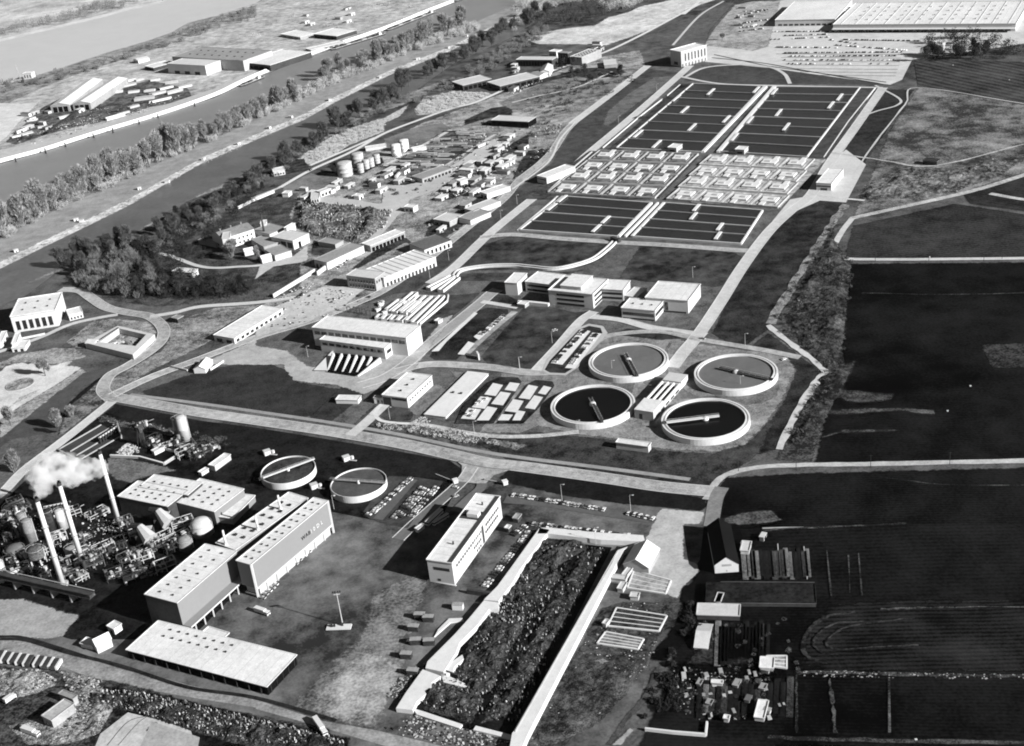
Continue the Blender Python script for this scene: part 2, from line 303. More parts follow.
sheet('field_edge','L 200,290 280,262 400,260 520,262 400,268 280,272',mat('field_edge',.05,.9),.8)
sheet('field','0 808,628 830,605 900,600 1100,600 1100,672 830,672 800,664',fields,2)
sheet('field','0 740,530 800,526 1100,522 1100,598 830,596 790,600 760,590',mat('dark_tilth',.009,.5,(.01,.05,.5),stripe=('0 830,560 1000,556',.09,.6)))
sheet('waste_ground','0 918,88 1100,104 1100,165 1024,173 955,195 853,216 868,185 890,130',mat('waste_ground',.13,1.0,(.012,.06,.5),wts=(1.4,1,.9),bump=.6),2)
sheet('field','D 545,230 720,225 955,232 0 1100,66 1100,112 D 955,392 560,325',mat('north_field',.05,.5,(.01,.05,.5),stripe=('0 915,68 1024,92',.03,1.0)))
sheet('mall_ground','0 700,52 716,40 745,12 770,2 860,-10 1200,-10 1200,48 1024,44 912,60 902,80 890,85 768,68 705,62',mat('mall_concrete',.5,.2,(.02,.1,.6)))
sheet('far_lot_ground','C 715,170 760,100 830,20 900,5 1000,5 955,175 900,190',mat('far_lot',.3,.5,(.02,.1,.6)),2)
sheet('road_junction_grass','C 470,150 560,100 680,60 780,10 830,10 740,110 720,170 620,175 560,175',mat('north_grass2',.09,.4),1)
sheet('sand_garden','0 -40,352 6 0,240 60,190 150,172 420,195 480,150 540,160 500,190 610,210 450,320 150,500 0,600 0 -40,430',sandl,1.5)
sheet('garden_grass','6 60,520 150,430 250,390 300,365 250,410 100,480',mat('garden_grass',.3,.5),1)
sheet('rough_verge','0 -40,350 6 0,170 140,110 420,60 560,60 650,130 400,185 150,165 50,190 0,230',mat('rough_verge',.26,.55,(.05,.3,1)),1)
sheet('rough_verge','6 0,600 150,500 450,320 610,215 650,250 420,400 200,580 0,740',mat('rough_verge',.26,.55),1)
sheet('fallow_strip','6 0,745 200,590 420,410 620,250 880,180 900,200 640,330 540,430 480,530 430,700 200,745 0 -20,470 -40,470',mat('fallow_strip',.075,.3,(.02,.1,.7)))
sheet('ditch','6 480,540 500,490 600,390 720,300 880,200 900,205 740,310 640,400 540,480 500,545',mat('ditch',.012,.3),.5)
sheet('scrub_verge','6 500,545 740,310 760,360 800,440 480,700 430,720',scrub,1)
sheet('ditch','6 235,655 330,660 440,690 470,710 380,700 260,680',mat('ditch',.012,.3),.3)
sheet('field','0 -60,540 -40,480 6 80,745 0 60,432 40,452 0,492',mat('allot_field',.1,.4))
sheet('scrub_verge','0 165,325 215,308 262,305 240,320 205,345 150,372 110,396 104,385 160,352 170,340',mat('pale_scrub',.2,.7,(.04,.15,.8)),1)
sheet('court_verge','x 420,400 600,260 720,250 950,270 1000,340 900,470 800,490 600,440 500,440',mat('pale_scrub',.2,.7),1)
sheet('factory_ground','0 -60,560 0,505 60,448 112,408 200,424 256,430 330,442 400,454 450,463 466,474 440,520 320,530 250,600 190,640 130,660 0,615 -60,600',mat('factory_ground',.012,.7,(.03,.12,.7)))
sheet('verge_grass','0 115,404 200,421 256,428 330,440 400,452 450,461 464,471 455,479 420,477 330,462 256,450 190,438 110,414',mat('verge_dark',.014,.5))
sheet('tank_roof','I 215,335 375,240 455,285 300,378 250,360',mat('tank_felt',.05,.3))
sheet('gravel_patch','1 60,440 200,440 480,500 560,530 400,560 300,590 230,620 120,600 60,540',mat('cinder',.12,.5),1)
sheet('sand_patch','M 0,200 80,200 200,235 300,265 260,300 230,340 180,350 0,335 0 -40,634 -40,598',mat('sand_patch',.3,.3),1)
sheet('yard_asphalt','0 270,530 300,515 330,512 420,530 520,470 690,500 706,508 700,560 660,620 640,700 600,760 300,800 -80,690 -80,640 190,640 230,600',asph)
sheet('worn_yard','N 130,600 260,470 400,330 440,180 600,100 640,150 600,250 560,380 560,460 470,600 450,690 300,660',mat('worn_yard',.15,.6,(.03,.1,.6)),4)
sheet('worn_yard','N 190,590 300,490 430,390 560,460 480,600 440,680 300,650',mat('worn_yard2',.27,.5,(.03,.1,.6)),4)
sheet('sandy_road','0 -60,625 M 0,345 150,365 380,430 700,520 955,575 N 250,655 450,690 700,750 0 430,760 N 200,665 0,610 M 955,605 700,565 350,500 230,450 0,400 0 -60,645',mat('sandy_road',.24,.35,(.02,.1,.6)))
sheet('scrap_ground','4 0,150 250,190 450,190 700,240 955,290 0 200,705 330,730 340,760 100,780 -40,780 -40,668',mat('scrap_ground',.045,.9,(.05,.2,.8)),1)
sheet('scrap_ground','M 340,520 620,560 955,640 N 350,720 0 350,790 0 240,790 M 700,700 300,600',mat('scrap_ground2',.008,.9,(.05,.2,.8)),1)
sheet('concrete_pad','4 750,660 955,500 0 190,728 200,760 90,760',mat('pad_concrete',.42,.3))
ribbon('pad_joint','4 800,745 955,570 0 150,716',.5,walld)
ribbon('pad_joint','0 118,746 140,722 158,712',.4,walld)
sheet('pad_dark_patch','M 545,690 580,655 590,670 560,700',walld,.4)  # small dark patch on the concrete pad
sheet('concrete_pad','0 152,722 200,738 194,770 130,770',mat('pad_concrete2',.33,.3))
sheet('pit_ground','0 545,540 612,548 512,742 430,720 400,700 436,668 450,655 480,620',mat('pit_ground',.008,1.0,(.04,.15,.8)))
sheet('verge_grass','K 0,480 120,490 350,530 600,570 720,595 730,620 700,640 540,625 380,610 180,580 0,540 0 500,478',mat('verge_dark2',.011,.5),.5)
sheet('pale_pad','K 555,630 720,645 700,690 640,688 640,746 0 683,540 O 640,20 640,50 690,70 700,95 640,150 620,200 590,190 540,140 430,100 480,0 500,10 K 500,746',mat('pad_slabs',.38,.25,(.03,.12,.7)),.3)
sheet('scrub_patch','2 250,90 290,50 500,10 600,10 690,75 600,100 380,115 280,105',mat('scrub_patch',.09,.6),.6)
sheet('bed_ground','O 400,215 600,210 640,220 600,300 540,340 500,450 330,600 150,746 30,746 240,400 330,240',mat('bed_ground',.05,.8,(.05,.2,.9)),1)
sheet('dirt_track','O 560,440 510,570 430,660 370,746 350,746 410,650 490,560 540,450',mat('dirt_track',.06,.5),.5)
sheet('dirt_track','O 440,680 455,690 410,746 370,746',mat('dirt_track3',.3,.3),.3)
sheet('soil_patch','O 280,440 340,420 370,440 350,470 290,465',soil,.5)
sheet('dirt_track','O 500,430 330,590 200,746 180,746 310,580 480,420',mat('dirt_track2',.05,.5),.5)
sheet('cropped_bed','O 690,290 880,290 880,440 650,440 700,380',mat('crop_bed',.025,.9,(.08,.3,1)),.5)
# roads
ribbon('road','0 -40,520 0,495 25,470 67,438 112,402',8,path,kerbm)
ribbon('road','0 106,396 150,404 200,413 256,421 330,432 400,444 450,455 485,463 520,467 600,478 660,487 712,492',11.5,road,kerbm)
ribbon('path','0 130,395 200,404 256,412 330,423 400,435 470,450 520,458 600,468 690,480',4,mat('cycle_path',.28,.2))
ribbon('road','0 112,400 103,390 110,376 128,366 150,352 162,340 163,328 150,317 128,313 107,308 91,298 80,291 60,290',10,road,kerbm)
ribbon('road','0 150,317 175,313 201,307 256,303 300,297',7,path)
ribbon('road','0 -30,360 0,352 40,338 70,325 100,318 118,315',6,path)
ribbon('road','0 112,396 150,378 198,360 256,338 296,326 323,317 358,303 385,290 417,268 444,247 470,226 487,213 505,198 520,180 540,164 552,152 560,140 566,131 576,121',9,road,kerbm)
ribbon('road','0 572,124 600,103 625,84 648,66',10,path,kerbm)
ribbon('road','0 430,284 454,268 483,240 504,222 534,198 560,179 587,155 600,144 637,113 680,75 690,66',10,path,kerbm)
ribbon('road','0 480,238 512,235 560,239 619,243 673,246 742,251 756,250',8,road,kerbm)
ribbon('road','0 883,88 855,128 830,163 811,195 790,212 768,233 742,268 722,300 700,333 684,352 672,368',10,path,kerbm)
ribbon('road','0 676,76 720,84 780,86 883,88',5,path)
ribbon('road','0 684,78 705,68 740,65 768,67 784,74 790,84',5,path)
sheet('apron','0 836,158 846,150 866,165 846,203 820,201 795,212 772,222 790,200 812,196 826,172',mat('apron_pale',.5,.15))
ribbon('path','H 160,55 240,68 310,73 360,78',4,path)
ribbon('road','0 498,290 491,294 482,302 460,320 440,336 425,348 407,364 385,378 360,386',11,mat('drive',.3,.2),kerbm)
ribbon('road','0 395,372 427,365 467,366 500,369 528,373 560,372',9,road,kerbm)
ribbon('road','0 536,371 560,345 580,322 594,312',8,path,kerbm)
ribbon('road','0 590,317 620,320 650,328 684,333 706,336',8,path,kerbm)
ribbon('road','0 560,372 590,348 610,336 660,332 700,340 760,350 800,358',7,road)
ribbon('path','0 482,302 500,305 518,308',6,path)
ribbon('path','0 515,312 500,324 485,337 467,354',6,road)
ribbon('road','0 350,436 365,424 385,405 400,392 412,383 405,372',9,path)
ribbon('path','m 100,250 60,290 40,330 80,380 200,400 300,405',3,concr)
ribbon('path','m 300,400 500,430 700,470 955,500 K 100,360 250,345',5,gravel)
sheet('gravel_apron','F 0,620 120,640 180,690 210,700 380,700 480,640 600,640 700,520 740,500 640,640 560,745 J 400,130 300,95 140,80 100,20 0,20 0 200,365 256,340',mat('gravel_apron',.36,.3,(.03,.15,.9)),1)
ribbon('road','0 1100,150 1010,180 966,193 913,205 868,215 851,219',7,gravel)
ribbon('path','0 1100,210 1024,200 990,194',6,gravel)
ribbon('road','0 852,219 842,232 834,248 838,257 850,259.5 900,260 960,259.5 1100,258',5.5,path)
ribbon('road','0 706,500 716,484 730,474 768,467 850,465 950,463 1100,460',5,mat('dirt_road',.42,.3),amp=.5)
ribbon('dirt_track','0 846,205 832,224 812,255 790,290 770,325',7,mat('bank_gravel',.2,.6,(.06,.3,1)),amp=1.5)
ribbon('dirt_track','0 768,326 795,347 824,370 818,380 797,413 779,450',5,path,amp=.8)
ribbon('dirt_track','0 1024,104 918,88 905,105 870,150 855,175',2,path,amp=.5)
ribbon('road','0 722,488 716,500 711,527',9,mat('lane',.2,.3))
ribbon('road','0 472,468 462,482 440,502 415,524 398,540',8,mat('lane2',.13,.2),kerbm)
ribbon('road','0 476,470 482,486 470,498 455,512',7,mat('lane2',.13,.2))
sheet('road_junction','0 440,452 452,458 462,466 462,472 458,482 474,484 486,484 494,476 512,470 540,469 520,462 480,458',road)
sheet('car_park','5 440,50 640,60 850,90 680,300 580,440 380,400 300,370 240,330',mat('car_park',.045,.4))
ribbon('lane','0 413,480 400,495 385,512 378,520',7,mat('lane3',.1,.2))
ribbon('lane','0 505,500 540,503 600,512 650,520',9,mat('lane3',.1,.2))
ribbon('dirt_track','0 280,188 310,171 352,152 384,134 420,120 451,109 475,103 502,91 520,82 550,72 584,60 611,50 640,36 670,20 700,4',6,concr)
ribbon('dirt_track','0 252,199 280,188',5,path)
ribbon('dirt_track','0 310,166 352,148 375,138',5,concr)
ribbon('path','c 0,500 100,440 240,370 500,225',6,path)
ribbon('path','c 370,550 560,430 690,345 830,260',4,path)
sheet('town_road','c 0,640 150,640 300,610 560,460 700,360 830,290 955,270 955,330 830,400 640,500 560,560 380,680 200,745 0 400,214 385,232 366,248 350,262 342,262 372,236 384,222 376,212 340,206 300,200 300,196 350,199 382,205',mat('town_road',.42,.15),.5)
ribbon('path','0 512,103 540,96 560,92 584,85 612,72',4,path)
ribbon('path','0 512,190 548,163 560,140 575,123',2.5,white)
ribbon('road','C 640,55 700,5',6,concr); ribbon('path','C 600,170 700,60 790,5',4,path)
ribbon('path','0 712,58 760,63 800,70 880,84',2,walld)
ribbon('path','D 400,320 490,370 480,395 410,415 340,440',3,path)
ribbon('path','D 170,560 430,600 620,620 955,540',3,gravel,amp=1)
ribbon('path','E 560,265 650,290 730,320 800,330 900,325 955,322 0 300,262',5,path)
ribbon('dirt_track','h 60,745 0,745',2,path)
for s,w in (('M 0,350 100,355 250,400 450,450 700,530 955,570 N 300,655',2.5),('M 0,340 80,342 200,375 400,440 500,470',1.5)): ribbon('rail_track',s,w,mat('rail_ballast',.02,.5))
sheet('pale_yard','F 60,480 250,400 420,400 330,470 180,540 0,590 0,540',mat('yard2',.45,.25),1)
sheet('pale_yard','e 560,745 600,640 850,570 955,490 955,600 900,620 700,650',mat('yard3',.42,.2),.5)
sheet('car_park','8 775,420 790,385 885,285 925,270 970,278 985,300 890,410 850,436 795,434',mat('bays',.4,.15))
sheet('planting_bed','8 783,418 800,388 892,290 925,277 962,284 968,300 882,408 848,429 800,427',lawnd)
for s in ('8 803,396 840,402 930,294 900,288','8 848,412 880,414 966,302 936,299'): sheet('parking_bay',s,concr)
for s in ('8 497,590 520,535 600,458 640,440 698,442 710,456 690,490 620,590','8 628,590 725,465 755,450 808,455 815,468 770,535 715,590'): sheet('planting_bed',s,lawnd)
for s in ('8 515,574 560,577 580,545 540,540','8 550,538 592,543 614,508 578,503','8 590,497 627,502 650,467 618,460','8 565,580 605,580 632,541 600,535','8 612,527 650,532 675,493 642,488','8 655,482 690,487 704,462 672,458','8 632,580 668,580 682,562 646,560','8 655,550 694,555 716,518 682,512','8 700,508 736,513 762,472 732,466','8 680,580 706,580 722,552 696,548','8 720,540 752,545 778,506 750,500','8 762,493 786,498 805,475 780,469'): sheet('parking_bay',s,concr)
sheet('parking_bay','l 430,485 480,490 560,405 510,390',concr); sheet('parking_bay','l 550,355 590,380 650,325 600,312',concr); sheet('parking_bay','l 640,290 680,300 790,190 760,190',concr)
sheet('paved_strip','l 235,465 290,462 350,390 580,180 555,170',concr)

cl_=smooth(PW('0 112,396.5 150,404 200,413 256,421 330,432 400,444 450,455 485,463 520,467 600,478 660,487 708,492')); b=MB(); acc=0
for i in range(len(cl_)-1):
    a_,c_=cl_[i],cl_[i+1]; L_=(c_-a_).length; k=int(L_/6)+1
    for j in range(k):
        if j%2==0: p_=a_.lerp(c_,j/k); q_=a_.lerp(c_,(j+1)/k); z_=gz(p_.x,p_.y)+.02; b.bar((p_.x,p_.y,z_),(q_.x,q_.y,z_),.25,.01)
o=link('lane_marking',b,white); o['kind']='structure'
# round flower bed in the sandy garden
c_=P1('6 150,335'); t=bpy.data.objects.new('flower_bed',None); C.objects.link(t); t.location=c_; t['_o']=tuple(c_); t['label']='round flower bed with pale rim in the bright sandy garden'; t['category']='flower bed'
z_=gz(c_.x,c_.y); link('rim',MB().lathe(c_,[(11.4,z_),(11.4,z_+.5),(10.6,z_+.5),(10.6,z_)],40),concd,t); b=MB(); n_=40; b.v+=[V((c_.x+10.7*cos(2*pi*i/n_),c_.y+10.7*sin(2*pi*i/n_),z_+.35)) for i in range(n_)]; b.f.append(tuple(range(n_))); b.m.append(0); link('planting',b,mat('bed_plants',.22,.9,(.1,.5,1.5)),t)

for s_,w_ in (('Q 110,478 200,474 440,482 700,486 1200,492',2.2),('Q 420,240 520,236 700,232 1200,228',1.2),('Q 230,500 242,600 250,700',1.5),('Q 0,718 300,728 700,735 1200,742',2.5),('L -20,640 130,630 340,622 520,612',1.6),('Q 108,484 105,600 108,700',.8),('Q 450,500 455,700',.8),('Q 220,20 235,190',1.2),('Q 335,30 350,190',1.0),('Q 300,40 305,180',.6),('H 1100,420 700,430 350,425',1.0),('L 420,440 700,470 1200,466',.8)): ribbon('field_margin',s_,w_,mat('field_margin',.05,1.2,(.03,.15,1.0)),amp=.6)
ribbon('field_curve','Q 330,250 230,265 160,310 130,370 150,420 220,440',2,mat('field_margin2',.03,1.0),amp=.5); ribbon('field_curve','Q 360,285 250,295 190,330 170,370 200,400 260,410',1.2,mat('field_margin2',.03,1.0),amp=.5); ribbon('field_curve','Q 560,270 400,290 290,310 230,345 220,375 260,390 420,380 560,375',1.2,mat('field_margin2',.03,1.0),amp=.5)
# ---------------------------------------------------------------- buildings
def rect(s,h):
    a,b,c=[W(p,h) for p in T(s)]; e=b-a; e.z=0; L=e.length; e/=L; n=V((-e.y,e.x,0)); d=(c-a).dot(n)
    if d<0: n=-n; d=-d
    q=[V((p.x,p.y,0)) for p in (a,b,b+n*d,a+n*d)]
    return q,e,n,L,d
def grow(q,e,n,g): return [q[0]-e*g-n*g,q[1]+e*g-n*g,q[2]+e*g+n*g,q[3]-e*g+n*g]
def face(q,i,ctr):
    a,b=q[i],q[(i+1)%4]; t=(b-a); L=t.length; t/=L; o=V((t.y,-t.x,0))
    if o.dot((a+b)/2-ctr)<0: o=-o
    return a,t,o,L
def openings(root,q,specs,wallpart=None):
    ctr=cen(q)
    for sp in specs:
        fi,n,z0,z1,fill,ua,ub=sp[:7]; nm=sp[7] if len(sp)>7 else 'window'; mt=sp[8] if len(sp)>8 else glass
        a,t,o,L=face(q,fi,ctr); cw=(ub-ua)*L/n
        for i in range(n):
            c=a+t*(ua*L+cw*(i+.5)); w=cw*fill/2
            b=MB(); p=c-t*w+o*.02; r=c+t*w+o*.02; h=z1-z0
            p1,r1=p+o*.07,r+o*.07
            vs=[V((x.x,x.y,z)) for z in (z0,z1) for x in (p,r,r1,p1)]; k=len(b.v); b.v+=vs
            for f in ((0,1,2,3),(7,6,5,4),(3,2,6,7),(0,3,7,4),(2,1,5,6)): b.f.append(f); b.m.append(0)
            f=link(nm,b,mt,root)
            if len(sp)>9:
                sl=MB().bar(V((p.x,p.y,z0-.35))+o*.1,V((r.x,r.y,z0-.35))+o*.1,.5,.3); sub('sill',sl,concr,f,root)
def roofslab(root,q,e,n,h,m,over=.3,th=.4,rim=0,rimm=None,name='roof'):
    g=grow(q,e,n,over); b=MB().prism(g,h,h+th,bot=True); b.m[:4]=[1]*4; o=link(name,b,[m,concd],root)  # slab sides darker, painting in the shadow line along the roof edge
    L_=(g[1]-g[0]).length; D_=(g[2]-g[1]).length
    if max(L_,D_)>24 and m in (roofw,roofl):
        r=MB(); kk=int(max(L_,D_)/7)
        for i in range(1,kk):
            if L_>D_: a,c=g[0].lerp(g[1],i/kk),g[3].lerp(g[2],i/kk)
            else: a,c=g[0].lerp(g[3],i/kk),g[1].lerp(g[2],i/kk)
            r.bar((a.x,a.y,h+th),(c.x,c.y,h+th),.3,.05)
        sub('roof_seam',r,roofl,o,root)
    if rim:
        r=MB(); 
        for i in range(4): r.bar(V((g[i].x,g[i].y,h+th)),V((g[(i+1)%4].x,g[(i+1)%4].y,h+th)),.45,rim)
        sub('parapet',r,rimm or m,o,root)
    return o
def vents(root,q,e,n,L,d,h,nx,ny,size=.9,hh=.7,m=None,part=None,name='roof_vent',u=(.08,.92),v=(.12,.88)):
    for i in range(nx):
        for j in range(ny):
            c=q[0]+e*L*(u[0]+(u[1]-u[0])*(i+.5)/nx)+n*d*(v[0]+(v[1]-v[0])*(j+.5)/ny)
            b=MB().box((c.x,c.y,h),(size,size,hh),math.atan2(e.y,e.x)).box((c.x,c.y,h+hh),(size*1.3,size*1.3,.15),math.atan2(e.y,e.x))
            sub(name,b,m or metd,part,root) if part else link(name,b,m or metd,root)
def bld(name,label,cat,s,h,wall=white,roof=roofw,win=(),rim=.4,group=None,vt=None,th=.4,over=.25,doors=()):
    q,e,n,L,d=rect(s,h); root=thing(name,label,cat,cen(q),group)
    link('wall',MB().prism(q,-.5,h),wall,root)
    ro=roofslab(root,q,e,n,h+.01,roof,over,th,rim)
    openings(root,q,list(win)+list(doors))
    if vt: vents(root,q,e,n,L,d,h+th,*vt[:2],part=ro,size=vt[2] if len(vt)>2 else .9)
    return root,q,e,n,L,d,ro
def gable(name,label,cat,s,h,rise,axis=0,wall=white,roof=roofd,win=(),group=None,over=.4,chim=0):
    q,e,n,L,d=rect(s,h); root=thing(name,label,cat,cen(q),group); b=MB()
    if axis==0: e1,e2,L1,L2=e,n,L,d      # ridge runs along n
    else: e1,e2,L1,L2=n,e,d,L
    o=q[0]; b.prism(q,-.5,h)
    for k in (0,L2):
        p=o+e2*k; b.quad(V((p.x,p.y,h)),V(((p+e1*L1).x,(p+e1*L1).y,h)),V(((p+e1*L1/2).x,(p+e1*L1/2).y,h+rise)))
    link('wall',b,wall,root); r=MB(); z=rise/(L1/2)
    for sgn in (0,1):
        pe=o+e1*(L1+over if sgn else -over); pr=o+e1*(L1/2)
        a0=pe-e2*over; a1=pe+e2*(L2+over); r0_=pr-e2*over; r1_=pr+e2*(L2+over)
        lo=h-over*z+.05; hi=h+rise+.05
        k=len(r.v); r.v+=[V((p.x,p.y,zz+t)) for t in (0,.25) for p,zz in((a0,lo),(a1,lo),(r1_,hi),(r0_,hi))]
        for f in ((0,1,2,3),(4,7,6,5),(0,4,5,1),(1,5,6,2),(2,6,7,3),(3,7,4,0)): r.f.append(tuple(k+x for x in f)); r.m.append(0)
    ro=link('roof',r,roof,root); openings(root,q,win)
    for i in range(chim):
        c=o+e1*L1*.4+e2*L2*(i+.5)/chim; sub('chimney',MB().box((c.x,c.y,h+rise*.5),(1,1,rise*.5+1.6)).box((c.x,c.y,h+rise+1.6),(1.2,1.2,.2)),concd,ro,root)
    return root,q,e,n,L,d,ro
TB='tank_body'
def silo(name,label,cat,base,rpx,h,m=concr,dome=.15,group=None,ladder=True,n=28):
    p=P1(base); dist=math.hypot(math.hypot(p.x,p.y),HC); r=rpx*dist/FPX; root=thing(name,label,cat,p,group)
    link('tank_body',MB().lathe(p,[(r,-.5),(r,h*.33),(r*1.01,h*.335),(r,h*.34),(r,h*.66),(r*1.01,h*.665),(r,h*.67),(r,h)],n),m,root,smooth=True)
    link('tank_roof',MB().lathe(p,[(r*1.04,h-.1),(r*1.04,h+.3),(r*.7,h+r*dome*.8),(r*.3,h+r*dome*1.1),(.01,h+r*dome*1.2)],n),m,root,smooth=True)
    if ladder:
        a=R(200); q=p+V((cos(a)*(r+.25),sin(a)*(r+.25),0)); link('ladder',MB().bar((q.x-.3,q.y,0),(q.x+.3,q.y,0),.15,h+1),metd,root)
        rail=MB(); 
        for i in range(n): 
            t0,t1=2*pi*i/n,2*pi*(i+1)/n; rr=r*.98
            rail.bar((p.x+cos(t0)*rr,p.y+sin(t0)*rr,h+1.1),(p.x+cos(t1)*rr,p.y+sin(t1)*rr,h+1.1),.08,.08)
        link('railing',rail,metd,root)
    return root,p,r
WN=lambda f,n,z0,z1,fill=.6,a=.04,b=.96,*k:(f,n,z0,z1,fill,a,b)+k
# --- docks upper left
gable('warehouse','pale gabled dock shed beside the white spoil ground','warehouse','h 375,345 515,332 710,150',10,3.5,wall=concd,roof=roofw,win=[WN(0,3,0,8,.8,.08,.92,'door',black)])
gable('warehouse','longer pale gabled dock shed next to the dark crane track','warehouse','h 540,330 672,320 908,140',10,3.5,wall=concd,roof=roofw,win=[WN(0,3,0,8,.8,.08,.92,'door',black)])
bld('warehouse','wide dark-roofed riverside depot hall behind the pale cubic hall','warehouse','0 172,57 243,61 256,50',16,wallm,roofm,vt=(8,2,2))
bld('warehouse','pale cubic hall with grey roof on the harbour side of the dark depot','warehouse','0 167,64 205,66 222,60.5',15,mat('pale_cladding',.5,.08),roofl,win=[WN(0,3,0,5,.5,.1,.9,'door',walld)])
bld('warehouse','white flat-roofed quay shed with open dark side','warehouse','0 241.5,62.5 270,65.5 304,51.5',9,walld,roofw,win=[WN(0,5,0,6,.85,.02,.98,'door',black)])
bld('warehouse','small white shed with flat roof on the river bank by the depot','shed','A 540,248 572,254 625,228',5,walld,roofw,win=[WN(0,2,0,3,.7,.1,.9,'door',black)])
gable('house','tiny white riverside house left of the depot','house','A 497,222 515,226 540,212',5,2,wall=white,roof=roofl,win=[WN(0,2,1.5,3.5)])
bld('warehouse','pale flat-roofed shed in the meadow north of the quay','shed','B 215,128 300,136 342,110',6,walld,roofw,win=[WN(0,4,0,4,.8,.02,.98,'door',black)])
bld('shed','low pale shed west of the meadow shed','shed','B 92,128 165,140 200,120',4,concd,roofw,win=[WN(0,3,1,3)])
bld('shed','long narrow white store right behind the quay road','shed','B 185,182 205,188 275,142',4,concd,roofw,win=[WN(1,6,1,3)])
r1,q,e,n,L,d,_=bld('pump_house','white riverside pump house beside a leaning crane mast','pump house','h 168,105 232,100 235,88',9,white,roofw,win=[WN(0,3,2,7,.4)])
p=P1('h 165,172'); t=thing('crane_mast','slim lattice crane mast rising beside the white pump house','crane',p)
b=MB(); 
for a in (0,2.1,4.2): b.tube((p.x+cos(a)*1.2,p.y+sin(a)*1.2,-.5),(p.x-3+cos(a)*.3,p.y+sin(a)*.3,30),.3,.2,6)
link('mast',b,metal,t); link('counterweight',MB().box((p.x+1.5,p.y,0),(4,3,5)),walld,t)
# dark crane track
t=thing('crane_track','dark raised crane track running diagonally past the gabled dock shed','track',P1('h 600,400'))
A_,B_=P1('h 355,560'),P1('h 880,190'); b=MB().bar((A_.x,A_.y,4.2),(B_.x,B_.y,4.2),6,.7); link('track_deck',b,walld,t)
e_=(B_-A_).normalized()
for i in range(14):
    c=A_.lerp(B_,(i+.5)/14); nn=V((-e_.y,e_.x,0))*2.6
    link('trestle',MB().box((c.x+nn.x,c.y+nn.y,0),(.8,.8,4.2)).box((c.x-nn.x,c.y-nn.y,0),(.8,.8,4.2)).bar((c.x-nn.x,c.y-nn.y,3.4),(c.x+nn.x,c.y+nn.y,3.4),.6,.6),metd,t)
# quay embankment and mooring dolphins
def wallrun(name,label,cat,s,w,h,m,z=0,grp=None,cap=None):
    pts=PW(s); b=MB()
    for i in range(len(pts)-1): b.bar((pts[i].x,pts[i].y,z-.5),(pts[i+1].x,pts[i+1].y,z-.5),w,h+.5)
    o=thing(name,label,cat,pts[0],grp); link('wall',b,m,o)
    if cap:
        c=MB()
        for i in range(len(pts)-1): c.bar((pts[i].x,pts[i].y,z+h),(pts[i+1].x,pts[i+1].y,z+h),w+.3,.2)
        link('coping',c,cap,o)
    return o
qp=smooth(PW('A -100,640 0,606 160,563 350,503 600,428 800,358 890,315 955,285 B 100,244 290,174 480,109 650,40 745,4')); LEV[0]+=1; b=MB()
a=offs(qp,4); a2=offs(qp,-3)
for i in range(len(qp)-1): b.quad((a2[i].x,a2[i].y,.2),(a2[i+1].x,a2[i+1].y,.2),(a[i+1].x,a[i+1].y,3.2),(a[i].x,a[i].y,3.2)); b.bar((a[i].x,a[i].y,0),(a[i+1].x,a[i+1].y,0),2,3.3)
o=link('quay_bank',b,mat('quay_concrete',.8,.1)); o['kind']='structure'
for k,s in enumerate(('h 845,545','h 700,582','h 490,650','h 340,690','A 60,605','A 172,573','A 245,548','A 350,513','A 422,492','A 520,463','A 590,440','A 727,398')):
    p=P1(s); t=thing('mooring_post','dark mooring dolphin standing in the harbour water along the pale quay','mooring post',p,'mooring dolphins along the quay')
    link('pile',MB().tube((p.x-.8,p.y,-.5),(p.x,p.y,5),.6,.5,6).tube((p.x+.8,p.y,-.5),(p.x,p.y,5),.6,.5,6),metd,t); link('cap',MB().box((p.x,p.y,5),(1.8,1.8,.8)),walld,t)
def barge(s,w,label,dark=True):
    A,B=PW(s); e=(B-A); L=e.length; e.normalize(); n=V((-e.y,e.x,0)); t=thing('barge',label,'barge',(A+B)/2,'barges moored at the quay')
    out=[A-n*w*.15,A+e*6-n*w/2,B-e*5-n*w/2,B-n*w*.35,B+n*w*.35,B-e*5+n*w/2,A+e*6+n*w/2,A+n*w*.15]
    link('hull',MB().prism(out,-.3,2.2),metd,t)
    rim=MB()
    for i in range(8): rim.bar((out[i].x,out[i].y,2.2),(out[(i+1)%8].x,out[(i+1)%8].y,2.2),.5,.5)
    link('bulwark',rim,metal,t); k=max(3,int(L/14))
    for i in range(k):
        a=A+e*(8+(L-24)*i/k); c=A+e*(8+(L-24)*(i+.85)/k); link('hatch_cover',MB().bar((a.x,a.y,2.2),(c.x,c.y,2.2),w*.66,1.3),[rust,metd,concd][i%3],t)
    c=B-e*10; h=link('deckhouse',MB().box((c.x,c.y,2.2),(6,w*.6,2.6),math.atan2(e.y,e.x)),white,t); sub('wheelhouse',MB().box((c.x,c.y,4.8),(3,w*.4,1.8),math.atan2(e.y,e.x)),white,h,t)
barge('0 331,50.5 384,34.5',11,'dark loaded barge at the quay, its stern nearest the meadow shed'); barge('0 387,31 434,12.5',11,'dark barge farther up the quay, moored bow to stern')
barge('0 240,87 263,78',9,'short dark barge below the white open quay shed'); barge('0 455,2 476,-6',10,'barge at the top edge of the picture')
